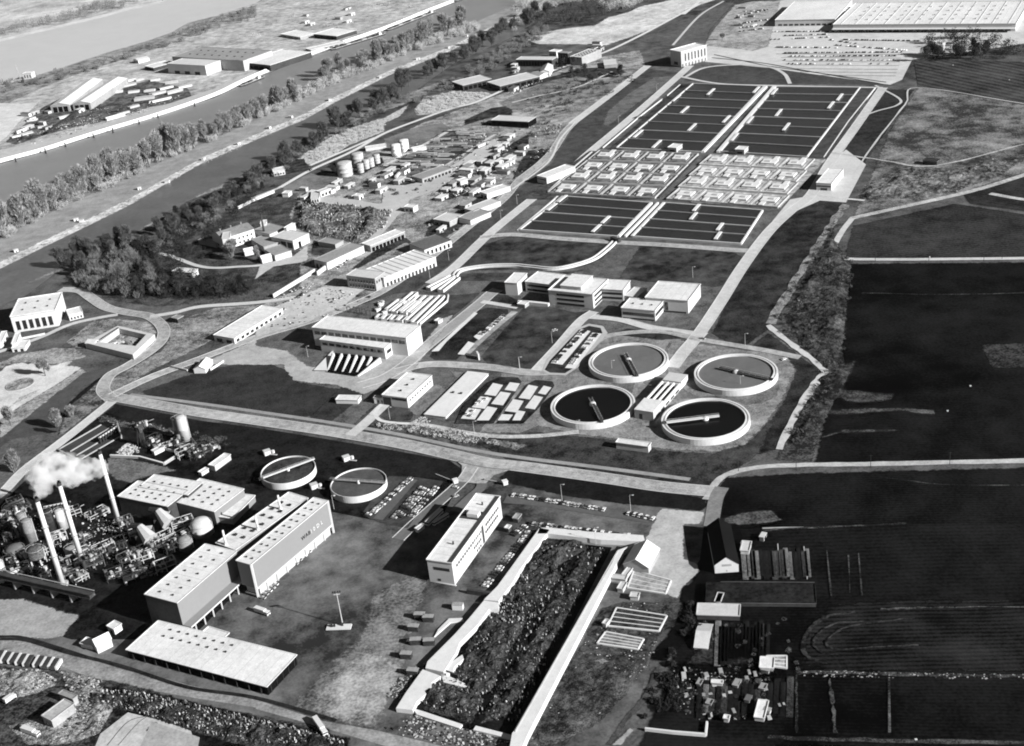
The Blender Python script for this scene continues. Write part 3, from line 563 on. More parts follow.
# timber stacks on the dock
TS='timber stacks on the dock between sheds and quay'
for s,L,w,hh in (('A 480,320',26,10,3),('A 500,345',20,8,3),('A 540,370',30,14,4),('A 560,340',18,9,3),('A 440,345',16,8,3),('A 590,350',26,12,4),('A 620,330',22,9,3),('A 650,345',26,9,4),('A 600,375',34,8,3),('A 690,325',22,8,3),('A 640,310',20,8,3),('A 430,440',30,7,4),('A 460,425',22,6,3),('A 500,400',18,8,3),('A 215,405',20,8,3),('A 120,450',16,8,2),('A 100,500',18,8,2),('A 60,510',14,8,2),('A 160,475',14,7,2),('A 240,440',16,7,3),('A 580,300',16,8,3),('A 520,300',14,7,3),('A 490,300',16,8,3)):
    p=P1(s); a=R(U(28,40)) if rnd()<.6 else R(U(-8,10)); t=thing('timber_stack','flat pale stack of sawn timber lying on the dock','timber stack',p,TS); t['_o']=tuple(p)
    for j in range(2): link('plank_bundle',MB().box((p.x+cos(a+pi/2)*w*(j-.5)*.52,p.y+sin(a+pi/2)*w*(j-.5)*.52,0),(L*U(.8,1),w*.47,hh*U(.7,1)),a),[concr,wallm,white][int(U(0,3))],t)
# fishing huts on the island bank
for s in ('A 760,597','A 520,707','E 305,157','E 285,152','B 50,480','B 275,376','B 465,290','B 605,222','B 785,137','B 720,180','b 20,140','E 625,10','B 130,440','A 890,540','E 60,268'):
    p=P1(s); a=R(U(0,180)); t=thing('fishing_hut','tiny white fishing hut on the stony bank of the island','hut',p,'fishing huts on the island bank'); L=U(4,6)
    link('wall',MB().box((p.x,p.y,0),(L,3.4,2.8),a),white,t); link('roof',MB().box((p.x,p.y,2.8),(L+.8,4,.3),a),roofl,t); link('door',MB().box((p.x+cos(a-pi/2)*1.75,p.y+sin(a-pi/2)*1.75,0),(1,.1,2),a),black,t)
# --- industrial town, upper middle
bld('warehouse','pale-roofed timber shed in the dark clearing above the reed bed','shed','a 508,612 588,640 712,560',7,walld,roofl,win=[WN(0,3,0,5,.85,.02,.98,'door',black),WN(1,6,0,5,.8,.02,.98,'door',black)])
bld('warehouse','wider pale shed right of the clearing shed, cut by the pale wall','shed','a 772,615 865,645 1040,535',7,walld,roofl,win=[WN(0,3,0,5,.85),WN(1,6,0,5,.8,.02,.98,'door',black)])
bld('warehouse','long open shed with pale roof and black front at the top of the timber yard','shed','g 680,228 955,240 952,200',7,black,roofl,win=[WN(0,8,0,5,.85,.02,.98,'door',black)])
bld('warehouse','grey shed with bright end at the lower edge of the timber yard','shed','c 208,572 285,592 425,490',5,concd,roofm,win=[WN(1,8,0,3.5,.7)])
bld('workshop','wide flat-roofed works hall with dark front among gardens','workshop','b 30,448 298,450 300,425',9,walld,roofl,win=[WN(0,12,1,7,.8,.02,.98,'window',black)])
gable('house','white gabled house in front of the flat-roofed works hall','house','b 205,540 280,535 240,490',7,3,wall=white,roof=roofl,win=[WN(0,2,2,4)])
gable('house','pale house with grey roof at the left of the gabled white house','house','b 120,560 200,570 210,530',5,2,axis=1,wall=white,roof=roofm)
bld('workshop','bright small block behind the works hall','workshop','b 275,385 330,390 350,372',9,white,roofw,win=[WN(0,4,3,6)])
bld('tower_block','dark narrow tower with ribbed sides beside the ridged pale hall','tower','b 340,395 415,400 420,385',14,walld,roofm,win=[WN(0,3,1,12,.4,.05,.95,'window',mat('grey_panel',.15))])
bld('workshop','ridged pale hall with grey front end on the road corner','workshop','b 432,425 520,432 620,370',11,concd,roofl,vt=(3,6,1.5))
bld('workshop','pale garage block near the bright path end','workshop','b 690,490 790,480 900,430',4,concd,roofl)
# tower on stilts far end of plant
r1,q,e,n,L,d,ro=bld('control_tower','tall pale control house with vertical slit windows at the far end of the plant','control house','C 590,188 630,196 716,168',20,wallm,roofw,win=[WN(1,7,7,17,.35,.1,.98,'window',glass),WN(0,1,2,6,.6,.2,.8,'window',walld)],rim=.8)
for i in range(8):
    c=q[1]+(q[2]-q[1])*(i+.5)/8+e*1.5; link('leg',MB().box((c.x,c.y,-.5),(1,1,5)),concr,r1)
# tanks
for s,rp,h in (('d 668,560',6.3,24),('d 765,490',5,24)): silo('storage_tank','largest pair of pale storage tanks beside the pale wall','storage tank',s,rp*1.2,h*.6,group='pale tank pair by the wall',m=mat('tank_paint',.42,.3,(.05,.3,1.5)))
for s in ('d 785,540','d 825,510','d 862,495','d 905,470'): silo('storage_tank','slim pale tank in the row of four below the large pair','storage tank',s,3.2,10,group='row of four slim tanks',m=mat('tank_paint',.42,.3,(.05,.3,1.5)))
for s in ('c 95,415','c 155,380'): silo('storage_tank','white tank standing at the left corner of the timber yard','storage tank',s,4.6,13,group='tanks at the timber yard corner',m=mat('tank_paint2',.75,.1))
bld('tank_wagon','white wagon-shaped store beside the timber yard tanks','store','c 200,360 215,370 280,325',4,white,roofw)
bld('freight_shed','long narrow white shed between the pale wall and the tanks','shed','d 818,362 815,350 955,285',3.5,white,roofw)
bld('shed','low white gatehouse shed with bright gable by the dump','shed','d 480,690 560,660 565,640',6,white,roofl,win=[WN(0,3,1,4)])
bld('shed','small white shed by the road fork left of the dump','shed','d 130,540 215,525 200,500',5,white,roofw,win=[WN(0,4,1,3)])
bld('shed','tiny white kiosk at the bend of the pale path','kiosk','d 195,700 240,700 240,680',4,white,roofw)
bld('shed','low pale shed with dark vents beneath the slim tanks','shed','F 205,72 235,68 270,35',5,white,roofl,win=[WN(0,3,1,4)])
bld('kiosk','white cubic kiosk at the road bend beside the dump','kiosk','F 552,102 586,105 587,93',5,white,roofw,win=[WN(0,2,1,3.5)])
bld('shed','long white-roofed shed with open side at the dump corner','shed','f 462,402 525,420 700,292',6,concd,roofw,win=[WN(1,9,0,4,.8,.02,.98,'door',black)])
bld('warehouse','grey-roofed hall with long bright wall and parked cars','warehouse','f 105,522 200,545 405,402',7,white,roofm,win=[WN(0,3,0,4,.6)])
bld('shed','low grey shed behind the hall with the bright wall','shed','f 135,388 262,410 300,375',4,concd,roofm)
r1,q,e,n,L,d,ro=bld('warehouse','long ribbed white warehouse beside the plant road','warehouse','f 470,605 625,660 915,470',9,white,mat('ribbed_roof',.62,.12,(.04,.3,1.5)),win=[WN(1,14,0,4,.6,.02,.98,'door',walld)])
for i in range(9):
    a=q[0]+n*d*(i+.5)/9; c=a+e*L; sub('roof_ridge',MB().bar((a.x,a.y,9.4),(c.x,c.y,9.4),1.2,.35),roofl,ro,r1)
bld('office_block','two-storey brick front office block at the end of the ribbed warehouse','office','f 345,640 558,665 600,612',12,mat('brickwork',.3,.2,(.1,.5,3)),roofl,win=[WN(0,9,2,4.5,.55,.06,.96,'window',glass,1),WN(0,9,7,9.5,.55,.06,.96,'window',glass,1),WN(1,4,7,9.5,.5)])
bld('warehouse','dark-roofed hall with white side between warehouse and road','warehouse','F 572,240 628,262 692,212',7,white,roofd,win=[WN(1,6,1,5,.5)])
bld('workshop','bright-roofed shed highest along the plant road','shed','c 715,688 768,706 862,622',5,white,roofw,win=[WN(0,2,0,3)])
bld('workshop','bright shed next down the plant road','shed','F 778,108 812,118 862,66',5,white,roofl)
bld('workshop','grey-roofed workshop lower on the plant road','workshop','F 752,140 800,152 842,112',5,white,roofm)
bld('workshop','broad dull-roofed workshop with white lean-to','workshop','F 662,148 722,158 760,130',5,concd,roofl,win=[WN(0,3,0,3)])
bld('shed','white pitched store tucked behind parked trucks','shed','c 540,600 570,612 600,575',4,white,roofw)
# farm group by the trees
gable('villa','old villa with dark tiled roof and bright side wall in the dark grove','house','e 235,400 318,440 470,328',12,4,axis=0,wall=white,roof=mat('villa_tiles',.2,.3),win=[WN(1,7,2,4,.4),WN(1,7,6.5,8.5,.4),WN(0,3,2,4,.4)],chim=3)
bld('stair_tower','bright narrow stair tower at the villa corner','tower','e 315,440 370,432 368,390',15,white,roofl,win=[WN(0,1,6,8,.3)])
bld('shed','dark low shed left of the villa','shed','e 135,450 270,480 280,455',4,concd,roofm)
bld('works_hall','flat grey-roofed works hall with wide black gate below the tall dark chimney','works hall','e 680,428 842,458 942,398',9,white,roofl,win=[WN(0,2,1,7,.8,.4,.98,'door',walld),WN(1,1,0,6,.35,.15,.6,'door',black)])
bld('works_hall','lower grey-roofed works hall adjoining on the left','works hall','e 545,378 668,408 798,356',8,white,roofm)
t=thing('factory_chimney','tall dark smokestack standing between the works halls','chimney',P1('e 638,440')); p=P1('e 638,440'); link('shaft',MB().tube((p.x,p.y,-.5),(p.x,p.y,26),1.3,.8,14),walld,t,True); link('crown',MB().tube((p.x,p.y,26),(p.x,p.y,27),1,1,14),metd,t)
bld('works_hall','low grey wing in the works courtyard','works hall','e 530,445 625,502 735,455',5,concd,roofm)
bld('works_hall','low dark-roofed wing with bright outer wall along the lane','works hall','e 632,522 708,566 800,512',6,white,roofm)
gable('shed','small white gabled shed at the works lane','shed','e 592,572 610,590 665,552',5,2,wall=white,roof=roofw)
gable('shed','small white gabled hut between villa and works','shed','e 472,520 480,535 535,500',5,2,wall=white,roof=roofw)
bld('vent_house','bright vent cube behind the chimney','vent house','e 600,330 640,325 650,300',11,white,roofw); bld('vent_house','bright vent cube at the far corner of the works','vent house','e 775,360 795,362 798,320',12,white,roofw)
bld('vent_house','bright vent cube in the works courtyard','vent house','e 508,405 535,410 536,388',6,white,roofw)
bld('shed','low white-sided shed beside the path through the trees','shed','E 642,342 716,348 760,336',5,white,roofw,win=[WN(0,3,1,3)])
wallrun('garden_wall','long pale garden wall behind the villa','wall','e 435,218 540,165 550,160 705,95',.8,3,white,cap=concr)
wallrun('garden_wall','pale yard wall left of the brick office block','wall','F 65,440 220,345',1.2,3.5,white,cap=concr); wallrun('garden_wall','second pale yard wall ending at the bright-walled hall','wall','f 130,640 205,585',1.2,4,white,cap=concr)
# --- west: white plant, courtyard building, sheds
bld('boiler_house','white hall with six tall dark bays facing the lane','boiler house','x 66,240 352,196 372,88',15,white,roofw,win=[WN(0,6,2,10.5,.62,.05,.92,'window',glass,1)],rim=.7,vt=(3,2,1.2))
bld('shed','small white outbuilding right of the hall with six bays','outbuilding','x 440,230 528,208 516,172',5,white,roofw,win=[WN(0,4,.8,3,.5),WN(1,1,0,3,.3)])
bld('shed','white cubic store at the left picture edge','store','x -20,400 12,395 8,335',6,white,roofw,win=[WN(1,2,1,3)]); bld('shed','white store with black door by the left lane','store','x 75,410 105,405 100,345',6,white,roofw); bld('shed','low white annexe on the left lane','store','x 75,440 160,430 160,390',3.5,white,roofw,win=[WN(0,2,0,2.5,.5)])
wallrun('site_wall','low white site wall below the hall with six bays','wall','x 120,385 290,350',.6,1.6,white,cap=concr)
O_=PW('x 548,405 755,295 990,350 850,480',5); I_=PW('x 640,400 762,312 935,352 868,425',5); t=thing('courtyard_building','square one-storey building round a cluttered courtyard','building',cen(O_)); b=MB(); rf=MB()
for i in range(4):
    j=(i+1)%4; qd=[O_[i],O_[j],I_[j],I_[i]]; b.prism([V((a.x,a.y,0)) for a in qd],-.5,5)
    c=cen(qd); g=[c+(V((a.x,a.y,0))-c)*1.0 for a in qd]; rf.prism(g,5.005,5.4)
link('wall',b,wallm,t); ro=link('roof',rf,roofl,t)
for i in range(12):
    c=I_[0].lerp(I_[1],(i+.5)/12)*.75+O_[0].lerp(O_[1],(i+.5)/12)*.25; sub('skylight',MB().box((c.x,c.y,5.4),(1.6,1.2,.6),.6),metd,ro,t)
for i in range(14):
    k=U(.15,.85); c=I_[0].lerp(I_[1],k).lerp(I_[3].lerp(I_[2],k),U(.15,.85)); t2=thing('crate','bulky crate standing in the square courtyard','crate',c,'crates in the courtyard'); link('box',MB().box((c.x,c.y,0),(U(2,4),U(2,4),U(1,2.5)),U(0,3)),[white,concd,metd,wallm][i%4],t2)
gable('gatehouse','white gabled entrance lodge at the courtyard building corner','lodge','x 545,405 600,412 605,380',5,2,axis=1,wall=white,roof=roofw,win=[WN(0,2,1,3)])
bld('warehouse','long narrow white-roofed store between lane and plant road','store','0 213.5,335.5 234,339 269,307',5,white,roofw,win=[WN(1,10,1,3.5,.6,.02,.98),WN(0,2,0,3)])
gable('pump_house','small white ramped pump house by the dark lawn','pump house','E 722,706 765,705 768,672',4,2.5,wall=concr,roof=roofw); wallrun('ramp_wall','pale retaining wall of the small ramp beside the dark lawn','wall','E 785,712 835,680',1,2,concr)
wallrun('ramp_wall','dark culvert head wall under the plant road','wall','E 640,700 700,715',1,2,wallm)
bld('kiosk','small dark kiosk at the lane fork above the road loop','kiosk','E 640,515 662,520 668,505',4,walld,roofm)
# ---------------------------------------------------------------- treatment plant
r1,q,e,n,L,d,_=bld('screen_hall','long white screen hall with a blank bright end wall','hall','w 90,205 775,281 868,190',16,mat('hall_render',.55,.08),roofw,win=[WN(0,13,10.8,13.6,.8,.01,.99)],rim=.5)
bld('inlet_hall','lower white annexe in front of the long screen hall','hall','w 145,293 617,356 672,312',10,white,roofw,win=[WN(0,9,6,8.3,.75,.02,.98),WN(1,1,4,7,.6)],rim=.4)
# screw pump channels
t=thing('screw_pump_ramp','fan of dark sloping channels between pale walls below the white annexe','pump ramp',P1('w 400,470')); b=MB(); dk=MB()
tops=[(245,385),(305,390),(360,395),(413,400),(466,406),(520,412),(585,420)]; bots=[(205,528),(255,532),(308,540),(362,548),(400,556),(470,500),(400,560)]
bots=[(200,525),(250,532),(305,540),(358,548),(408,545),(480,500),(420,556)]
for i,(a,c) in enumerate(zip(tops,bots)):
    A_=P1('w %f,%f'%a,5); B_=P1('w %f,%f'%c,1); 
    w_=MB(); e_=(B_-A_); e_.z=0; e_.normalize(); nn=V((-e_.y,e_.x,0))*(.7)
    k=len(w_.v); w_.v+=[A_-nn,A_+nn,B_+nn,B_-nn]+[V((x.x,x.y,-.5)) for x in (A_-nn,A_+nn,B_+nn,B_-nn)]
    for f in ((0,1,2,3),(0,4,5,1),(1,5,6,2),(2,6,7,3),(3,7,4,0)): w_.f.append(tuple(k+x for x in f)); w_.m.append(0)
    link('channel_wall',w_,concr,t)
dk.quad(P1('w 245,385',2.5),P1('w 585,420',2.5),P1('w 410,556',1.3),P1('w 200,525',1.3)); link('channel_floor',dk,black,t)
b.poly([V((x.x,x.y,0)) for x in PW('w 100,525 235,385 250,383 205,527')],1.4); link('apron_slab',b,concr,t)
# grit channels above the hall
for a,c in (('l 10,120','l 115,35'),('l 20,182','l 160,60'),('l 62,187','l 212,62'),('l 62,248','l 262,65'),('l 108,262','l 315,60'),('w 575,150','w 600,122'),('w 620,160','w 655,124'),('w 680,165','w 715,130'),('w 730,170','w 770,135'),('w 635,95','w 740,15'),('w 690,105','w 790,25'),('w 760,115','w 870,25'),('F 645,412','F 735,365'),('F 690,420','F 752,372')):
    A_,B_=P1(a),P1(c); t=thing('grit_channel','long pale grit channel with dark water behind the screen hall','channel',A_,'grit channels behind the screen hall'); e_=(B_-A_).normalized(); nn=V((-e_.y,e_.x,0))
    b=MB()
    for sgn,ww in ((1,1.5),(-1,.5)): b.bar(A_+nn*sgn*2.6+V((0,0,-.5)),B_+nn*sgn*2.6+V((0,0,-.5)),ww,3.4)
    b.bar(A_-nn*3+V((0,0,-.5)),A_+nn*3+V((0,0,-.5)),.5,3.4).bar(B_-nn*3+V((0,0,-.5)),B_+nn*3+V((0,0,-.5)),.5,3.4)
    link('channel_wall',b,concr,t); link('water',MB().bar(A_+V((0,0,1.2)),B_+V((0,0,1.2)),4.2,.4),water_k,t)
wallrun('channel_rim','thin pale boundary wall beside the grit channels','wall','l 150,262 355,90 362,45',.8,2,concr)
for k,s in enumerate(('F 455,490','F 465,470','F 480,500')):
    p=P1(s); t=thing('grit_separator','small grit separator box at the lower end of the channels','machine',p,'grit separators'); link('box',MB().box((p.x,p.y,0),(4,3,2.5),.6),concr,t); link('hopper',MB().tube((p.x+2,p.y+2,0),(p.x+2,p.y+2,4),.8,1.4,8),metal,t)
for s in ('w 415,100','w 455,105','w 490,115','w 345,90'):
    p=P1(s); t=thing('pipe_bend','thin standing pipe bend in the gravel behind the hall','pipe',p,'pipe bends behind the hall'); link('pipe',MB().tube((p.x,p.y,0),(p.x,p.y,5),.3,.3,6).tube((p.x,p.y,5),(p.x+3,p.y,5),.3,.3,6).tube((p.x+3,p.y,5),(p.x+3,p.y,0),.3,.3,6),metd,t)
bld('kiosk','small white valve house on the lawn left of the drive','kiosk','l 258,232 285,238 300,215',2.5,white,roofw)
bld('kiosk','tiny white kiosk at the bend of the plant road by the reed lawn','kiosk','F 460,460 478,455 480,450',2,white,roofw)
wallrun('entrance_sign_wall','bright upright sign wall at the end of the car row','wall','l 578,500 592,525',1,5,white,cap=concr)
# workshop, store, slab
bld('workshop','white workshop with flat roof and recessed front by the entrance','workshop','m 90,190 277,215 452,45',8,white,roofw,win=[WN(1,9,4.5,5.8,.6,.05,.95),WN(0,1,5.8,7.3,.9,.35,1.0,'window',walld),WN(0,1,0,7,.9,0,.35,'door',walld)],rim=.5,vt=(1,3,1.3))
bld('gatehouse','small white lodge with two dark windows beside the workshop','lodge','m 28,212 108,215 108,200',4.5,white,roofw,win=[WN(0,2,1.2,3.2,.4,.2,.9)])
bld('covered_tank','long blank pale slab of a covered tank','covered tank','m 405,332 730,12 530,388',1.6,concr,concr,rim=0,vt=(1,2,1.5))
bld('gate_lodge','white curved gate lodge roof beside the dark lawn','lodge','J 298,150 380,152 375,135',3,white,roofw)
# admin group
OW=lambda f,z0,z1,a=.05,b=.95:(f,1,z0,z1,1.0,a,b)
bld('admin_building','leftmost small cube of the admin group','office','n 110,171 202,177 285,104',11,mat('admin_render',.5,.08),roofw,win=[])
bld('admin_building','two-storey admin wing between the leftmost cube and the main block','office','n 262,165 470,190 545,112',9,wallm,roofw,win=[OW(0,1.5,3.5),OW(0,5.4,7.4)])
r1,q,e,n,L,d,ro=bld('admin_building','three-storey main admin block with a raised roof box','office','n 435,230 765,262 862,148',12.5,mat('admin_render',.5,.08),roofw,win=[OW(0,1,3,.18,.8),OW(0,5,7,.18,.8),OW(0,9,11,.18,.8),OW(1,1,3,.1,.9),OW(1,5,7,.1,.9),OW(1,9,11,.1,.9)],rim=.7)
q2,e2,n2,L2,d2=rect('n 525,190 678,204 768,120',16); sub('penthouse',MB().prism(q2,12.9,16),wallm,ro,r1); sub('penthouse_roof',MB().prism(grow(q2,e2,n2,.4),16.01,16.4,bot=True),roofw,ro,r1)
bld('admin_building','pale two-storey wing right of the main admin block','office','G 322,408 414,413 443,378',10,wallm,roofw,win=[OW(0,2,4),OW(0,6,8)])
bld('link_building','low flat connecting roof between the right wings','office','G 420,434 465,440 492,406',4,wallm,roofl)
bld('canteen','low office pavilion with one broad dark window band','office','G 408,479 533,490 565,453',9,mat('admin_render',.5,.08),roofw,win=[OW(0,3.6,6.4,.03,.97),OW(1,3.6,6.4),OW(0,.4,1.6,.03,.97)],rim=.5,vt=(3,1,1))
bld('laboratory_hall','tall white hall at the right end of the admin group','hall','G 497,441 656,453 697,391',11,mat('admin_render',.5,.08),roofw,win=[WN(0,1,2,9,.6,.42,.56),(0,1,0,1.6,1,.05,.95,'window',walld)],rim=.6)
wallrun('canopy','thin pale covered walkway in front of the admin wings','walkway','n 210,325 300,330 440,345',3,2.6,concr); bld('canopy','pale entrance canopy where the walkways meet','canopy','n 205,330 260,338 290,315',3,concd,roofw)
# curved twin conduit
for off,nm in ((3,0),(-3,0)):
    pass
cp=smooth(PW('G -215,365 -190,340 -100,325 0,322 60,327 150,335 220,325 300,300 350,265 385,232')); t=thing('conduit','curved twin-walled pale conduit sweeping around the lawn to the tanks','conduit',cp[8]); 
for o_ in (2.0,-2.0):
    c=offs(cp,o_); b=MB()
    for i in range(len(c)-1): b.bar((c[i].x,c[i].y,-.5),(c[i+1].x,c[i+1].y,-.5),1.3,2.4)
    link('conduit_wall',b,concr,t)
b=MB()
for i in range(len(cp)-1): b.bar((cp[i].x,cp[i].y,.6),(cp[i+1].x,cp[i+1].y,.6),2.8,.5)
link('channel',b,water_t,t)
wallrun('head_wall','dark gate structure where the conduit meets the tanks','gate structure','G 372,225 402,235',3,4,walld)
# ---- round clarifiers
def ell(s): # four rim points -> centre and radius on the ground
    pts=T(s); cx=(pts[0][0]+pts[2][0])/2; cy=(pts[1][1]+pts[3][1])/2; return cx,cy
def clar(s,Rr,label,wm,arms,h=4.6,grp='clarifiers',wall=concr,thick=3.2,inner_wall=True,bw=1.2,colr=2.2,arm_m=concd):
    c=ell(s); p=W(c,h); p.z=0; t=thing('clarifier',label,'round tank',p,grp)
    N=72; link('tank_wall',MB().lathe(p,[(Rr+thick,-.5),(Rr+thick,h),(Rr+thick*.62,h+.02),(Rr+thick*.62,h-.5),(Rr+thick*.3,h-.5),(Rr+thick*.3,h+.05),(Rr,h+.05),(Rr,h-2.2)],N),wall,t)
    w_=MB(); w_.v+=[V((p.x+Rr*cos(2*pi*i/N),p.y+Rr*sin(2*pi*i/N),h-.9)) for i in range(N)]; w_.f.append(tuple(range(N))); w_.m.append(0); link('water',w_,wm,t)
    link('centre_column',MB().lathe(p,[(colr,h-1.2),(colr,h+.6),(colr*.7,h+1.2),(.01,h+1.5)],20),concr,t,True)
    for a0,a1,ang,mt in arms:   # radial start/end as fraction of radius, angle deg
        a=R(ang); u=V((cos(a),sin(a),0)); A_=p+u*Rr*a0; B_=p+u*Rr*a1; br=link('scraper_bridge',MB().bar((A_.x,A_.y,h+.5),(B_.x,B_.y,h+.5),bw*2,.5),mt,t)
        nn=V((-u.y,u.x,0)); rl=MB()
        for sg in (1,-1):
            rl.bar((A_.x+nn.x*sg*bw,A_.y+nn.y*sg*bw,h+1.9),(B_.x+nn.x*sg*bw,B_.y+nn.y*sg*bw,h+1.9),.12,.12)
            for k in range(9): x=A_.lerp(B_,k/8)+nn*sg*bw; rl.box((x.x,x.y,h+1),(.1,.1,1))
        sub('handrail',rl,metal,br,t)
        if abs(a1)>.95: x=p+u*(Rr+1.6)*math.copysign(1,a1); sub('drive_trolley',MB().box((x.x,x.y,h+.1),(3,2,1.2),a),metd,br,t)
    return p
def angp(s,a,b,h=3):  # world angle between two pixels
    A_,B_=P1(s+' '+a,h),P1(s+' '+b,h); return math.degrees(math.atan2(B_.y-A_.y,B_.x-A_.x))
clar('q 103,520 430,379 612,470 320,622',26.8,'round tank of black water, front left of the four plant clarifiers',water_k,[(-.25,1.0,angp('q','380,500','425,590'),walld)])
a_=angp('q','575,150','650,292',4); clar('q 360,215 660,92 840,180 560,312',26.8,'round tank of grey water, rear left beside the car park loop',water_g,[(-.35,1.0,a_,metd)])
a_=angp('r','500,178','790,245'); clar('r 335,210 620,100 830,200 560,330',26.8,'round tank of grey water, rear right by the dirt bank',water_g,[(-.5,1.0,a_,walld)])
a_=angp('r','490,497','105,545'); clar('r 110,540 420,403 643,520 350,660',26.8,'round tank of black water crossed by a bright bridge, front right',water_k,[(-.35,1.0,a_,concr)],bw=1.4)
# the two older settling tanks by the factory
a_=angp('s','425,118','55,255',5); clar('s 70,200 250,98 450,170 190,305',18.2,'settling tank with pale bridge, left of the two near the factory',mat('sludge',.04,.5,(.05,.2,1)),[(-1.08,1.08,a_,concr)],h=5,grp='settling tanks by the factory',thick=.5,colr=1,wall=concr,bw=.7)
a_=angp('s','925,275','530,248',5); clar('s 545,300 770,190 935,265 700,385',18.2,'settling tank with dull bridge, right of the two, next to the car park',mat('sludge2',.075,.3,(.05,.2,1)),[(-1.08,1.1,a_,concd)],h=5,grp='settling tanks by the factory',thick=.5,colr=1,bw=.6)
for s,l in (('s 120,100','white equipment hut above the left settling tank'),('s 660,140','white equipment hut above the right settling tank'),('s 440,330','white stair block between the settling tanks')):
    p=P1(s); t=thing('equipment_hut',l,'hut',p); link('wall',MB().box((p.x,p.y,-.2),(4.5,4,3.4),.4),white,t); link('roof',MB().box((p.x,p.y,3.2),(5,4.5,.3),.4),roofl,t); link('tank',MB().tube((p.x+4,p.y+1,0),(p.x+4,p.y+1,2.4),1.1,1.1,12),white,t); link('walkway',MB().box((p.x+5,p.y-3,1),(5,1.2,.3),-.4),metal,t)
# pump house between the clarifiers
q,e,n,L,d=rect('q 640,540 768,560 815,480',7); t=thing('sludge_pump_house','long white pump house with open dark basins between the round tanks','pump house',cen(q)); Af=q[0]; Lt=0
far=W(T('r 190,225')[0],6); Lt=(far-q[0]).dot(n)
def blk(nm,u0,u1,v0,v1,z1,m,rm=None,prt=None):
    pts=[Af+e*L*a+n*b for a,b in ((u0,v0),(u1,v0),(u1,v1),(u0,v1))]; w_=link(nm,MB().prism(pts,-.5,z1),m,t)
    if rm: g=[cen(pts)+(p-cen(pts))*1.02 for p in pts]; sub('roof',MB().prism(g,z1+.005,z1+.4,bot=True),rm,w_,t)
    return w_
blk('front_block',0,1,0,d,7,wallm,roofw); blk('long_body',.02,.98,d,Lt*.8,4.5,white); blk('rear_block',0,1,Lt*.8,Lt,5.5,white,roofl)
for u0 in (.1,.42,.72):
    pts=[Af+e*L*a+n*b for a,b in ((u0,d*1.15),(u0+.2,d*1.15),(u0+.2,Lt*.72),(u0,Lt*.72))]; link('basin',MB().prism(pts,4.4,4.56),black,t)
for u0 in (.02,.34,.65,.96):
    a,c=Af+e*L*u0+n*d*1.05,Af+e*L*u0+n*Lt*.78; link('basin_wall',MB().bar((a.x,a.y,4.5),(c.x,c.y,4.5),.9,1.2),white,t)
openings(t,[q[0],q[1],q[1]+n*Lt,q[0]+n*Lt],[WN(0,1,0,4.5,.5,.15,.5,'door',walld),WN(1,5,1.2,2.6,.7,.04,.75)])
bld('equipment_container','long pale windowless store in the grass above the main road','store','K 388,384 508,400 520,386',4.5,wallm,roofw)
# ---- aeration basins
def quadmap(c):  # c=[TL,BL,BR,TR] ground points
    return lambda u,v:(c[0]*(1-u)+c[3]*u)*(1-v)+(c[1]*(1-u)+c[2]*u)*v
def basin(s,lanes,label,weirs,zt=1.9,halfs=()):
    c=PW(s); f=quadmap(c); t=thing('aeration_basin',label,'basin',cen(c)); b=MB()
    for i in range(4): a,z=c[i],c[(i+1)%4]; b.bar((a.x,a.y,-.5),(z.x,z.y,-.5),1.6 if i in(0,2) else 1.0,zt+.5)
    link('outer_wall',b,concr,t); w_=MB().quad(*[V((x.x,x.y,zt-.7)) for x in (c[1],c[2],c[3],c[0])]); link('water',w_,water_t,t)
    for k in range(1,lanes):
        a,z=f(0,k/lanes),f(1,k/lanes); link('partition_wall',MB().bar((a.x,a.y,.5),(z.x,z.y,.5),1.1,zt-.3),concd if k%2 else wallm,t)
    for u,k in weirs:
        a,z=f(u,(k+.08)/lanes),f(u,(k+.92)/lanes); w1=link('weir_bridge',MB().bar((a.x,a.y,zt+.1),(z.x,z.y,zt+.1),3.2,.8),concr,t); 
        a2,z2=a+V((-2.4,0,0)),z+V((-2.4,0,0)); sub('trough',MB().bar((a2.x,a2.y,zt-.6),(z2.x,z2.y,zt-.6),1.2,.6),black,w1,t)
    return f
basin('0 693,84.6 616.5,149 702,153 764,87.4',8,'upper left aeration basin, eight dark lanes with short weir bridges',[(.38,.6),(.95,.1),(.02,1.6),(.3,3),(.93,3.9),(.62,5),(.07,6),(.42,7)])
basin('0 776,87.6 720.5,152.5 807,158 860,88.5',8,'upper right aeration basin, eight dark lanes beside the pale road',[(.04,.3),(.86,.9),(.83,1.9),(.3,3),(.04,4),(.52,4.6),(.03,6)])
basin('0 563,197.4 520,231 617.9,237.6 651.4,204',4,'lower left aeration basin of four dark lanes near the curved conduit',[(.04,-.1),(.04,.9),(.73,1.9),(.73,2.9)])
basin('0 664.8,204 632.6,237.6 741,245 762.6,211.6',4,'lower right aeration basin of four dark lanes near the east road',[(.36,-.1),(.4,.9),(.72,1.9),(.76,2.9)])
for s,w_ in (('0 766,87.5 703,153',3.5),('0 774,87.5 718,153',3.5),('0 651.5,204 618.5,237.7',2.5),('0 664,204 632,237.7',2.5),('0 658,204 625,237.7',2)):
    wallrun('service_walkway','long pale service walkway dividing the left and right basins','walkway',s,w_,2.1,concr,grp='walkways dividing the basins')
wallrun('service_channel','pale service duct along the left side of the upper basins','duct','j 20,660 290,430 465,295',1.2,1.2,concr); wallrun('service_channel','short pale duct at the top left of the upper basins','duct','j 500,270 598,188',1.2,1.2,concr)
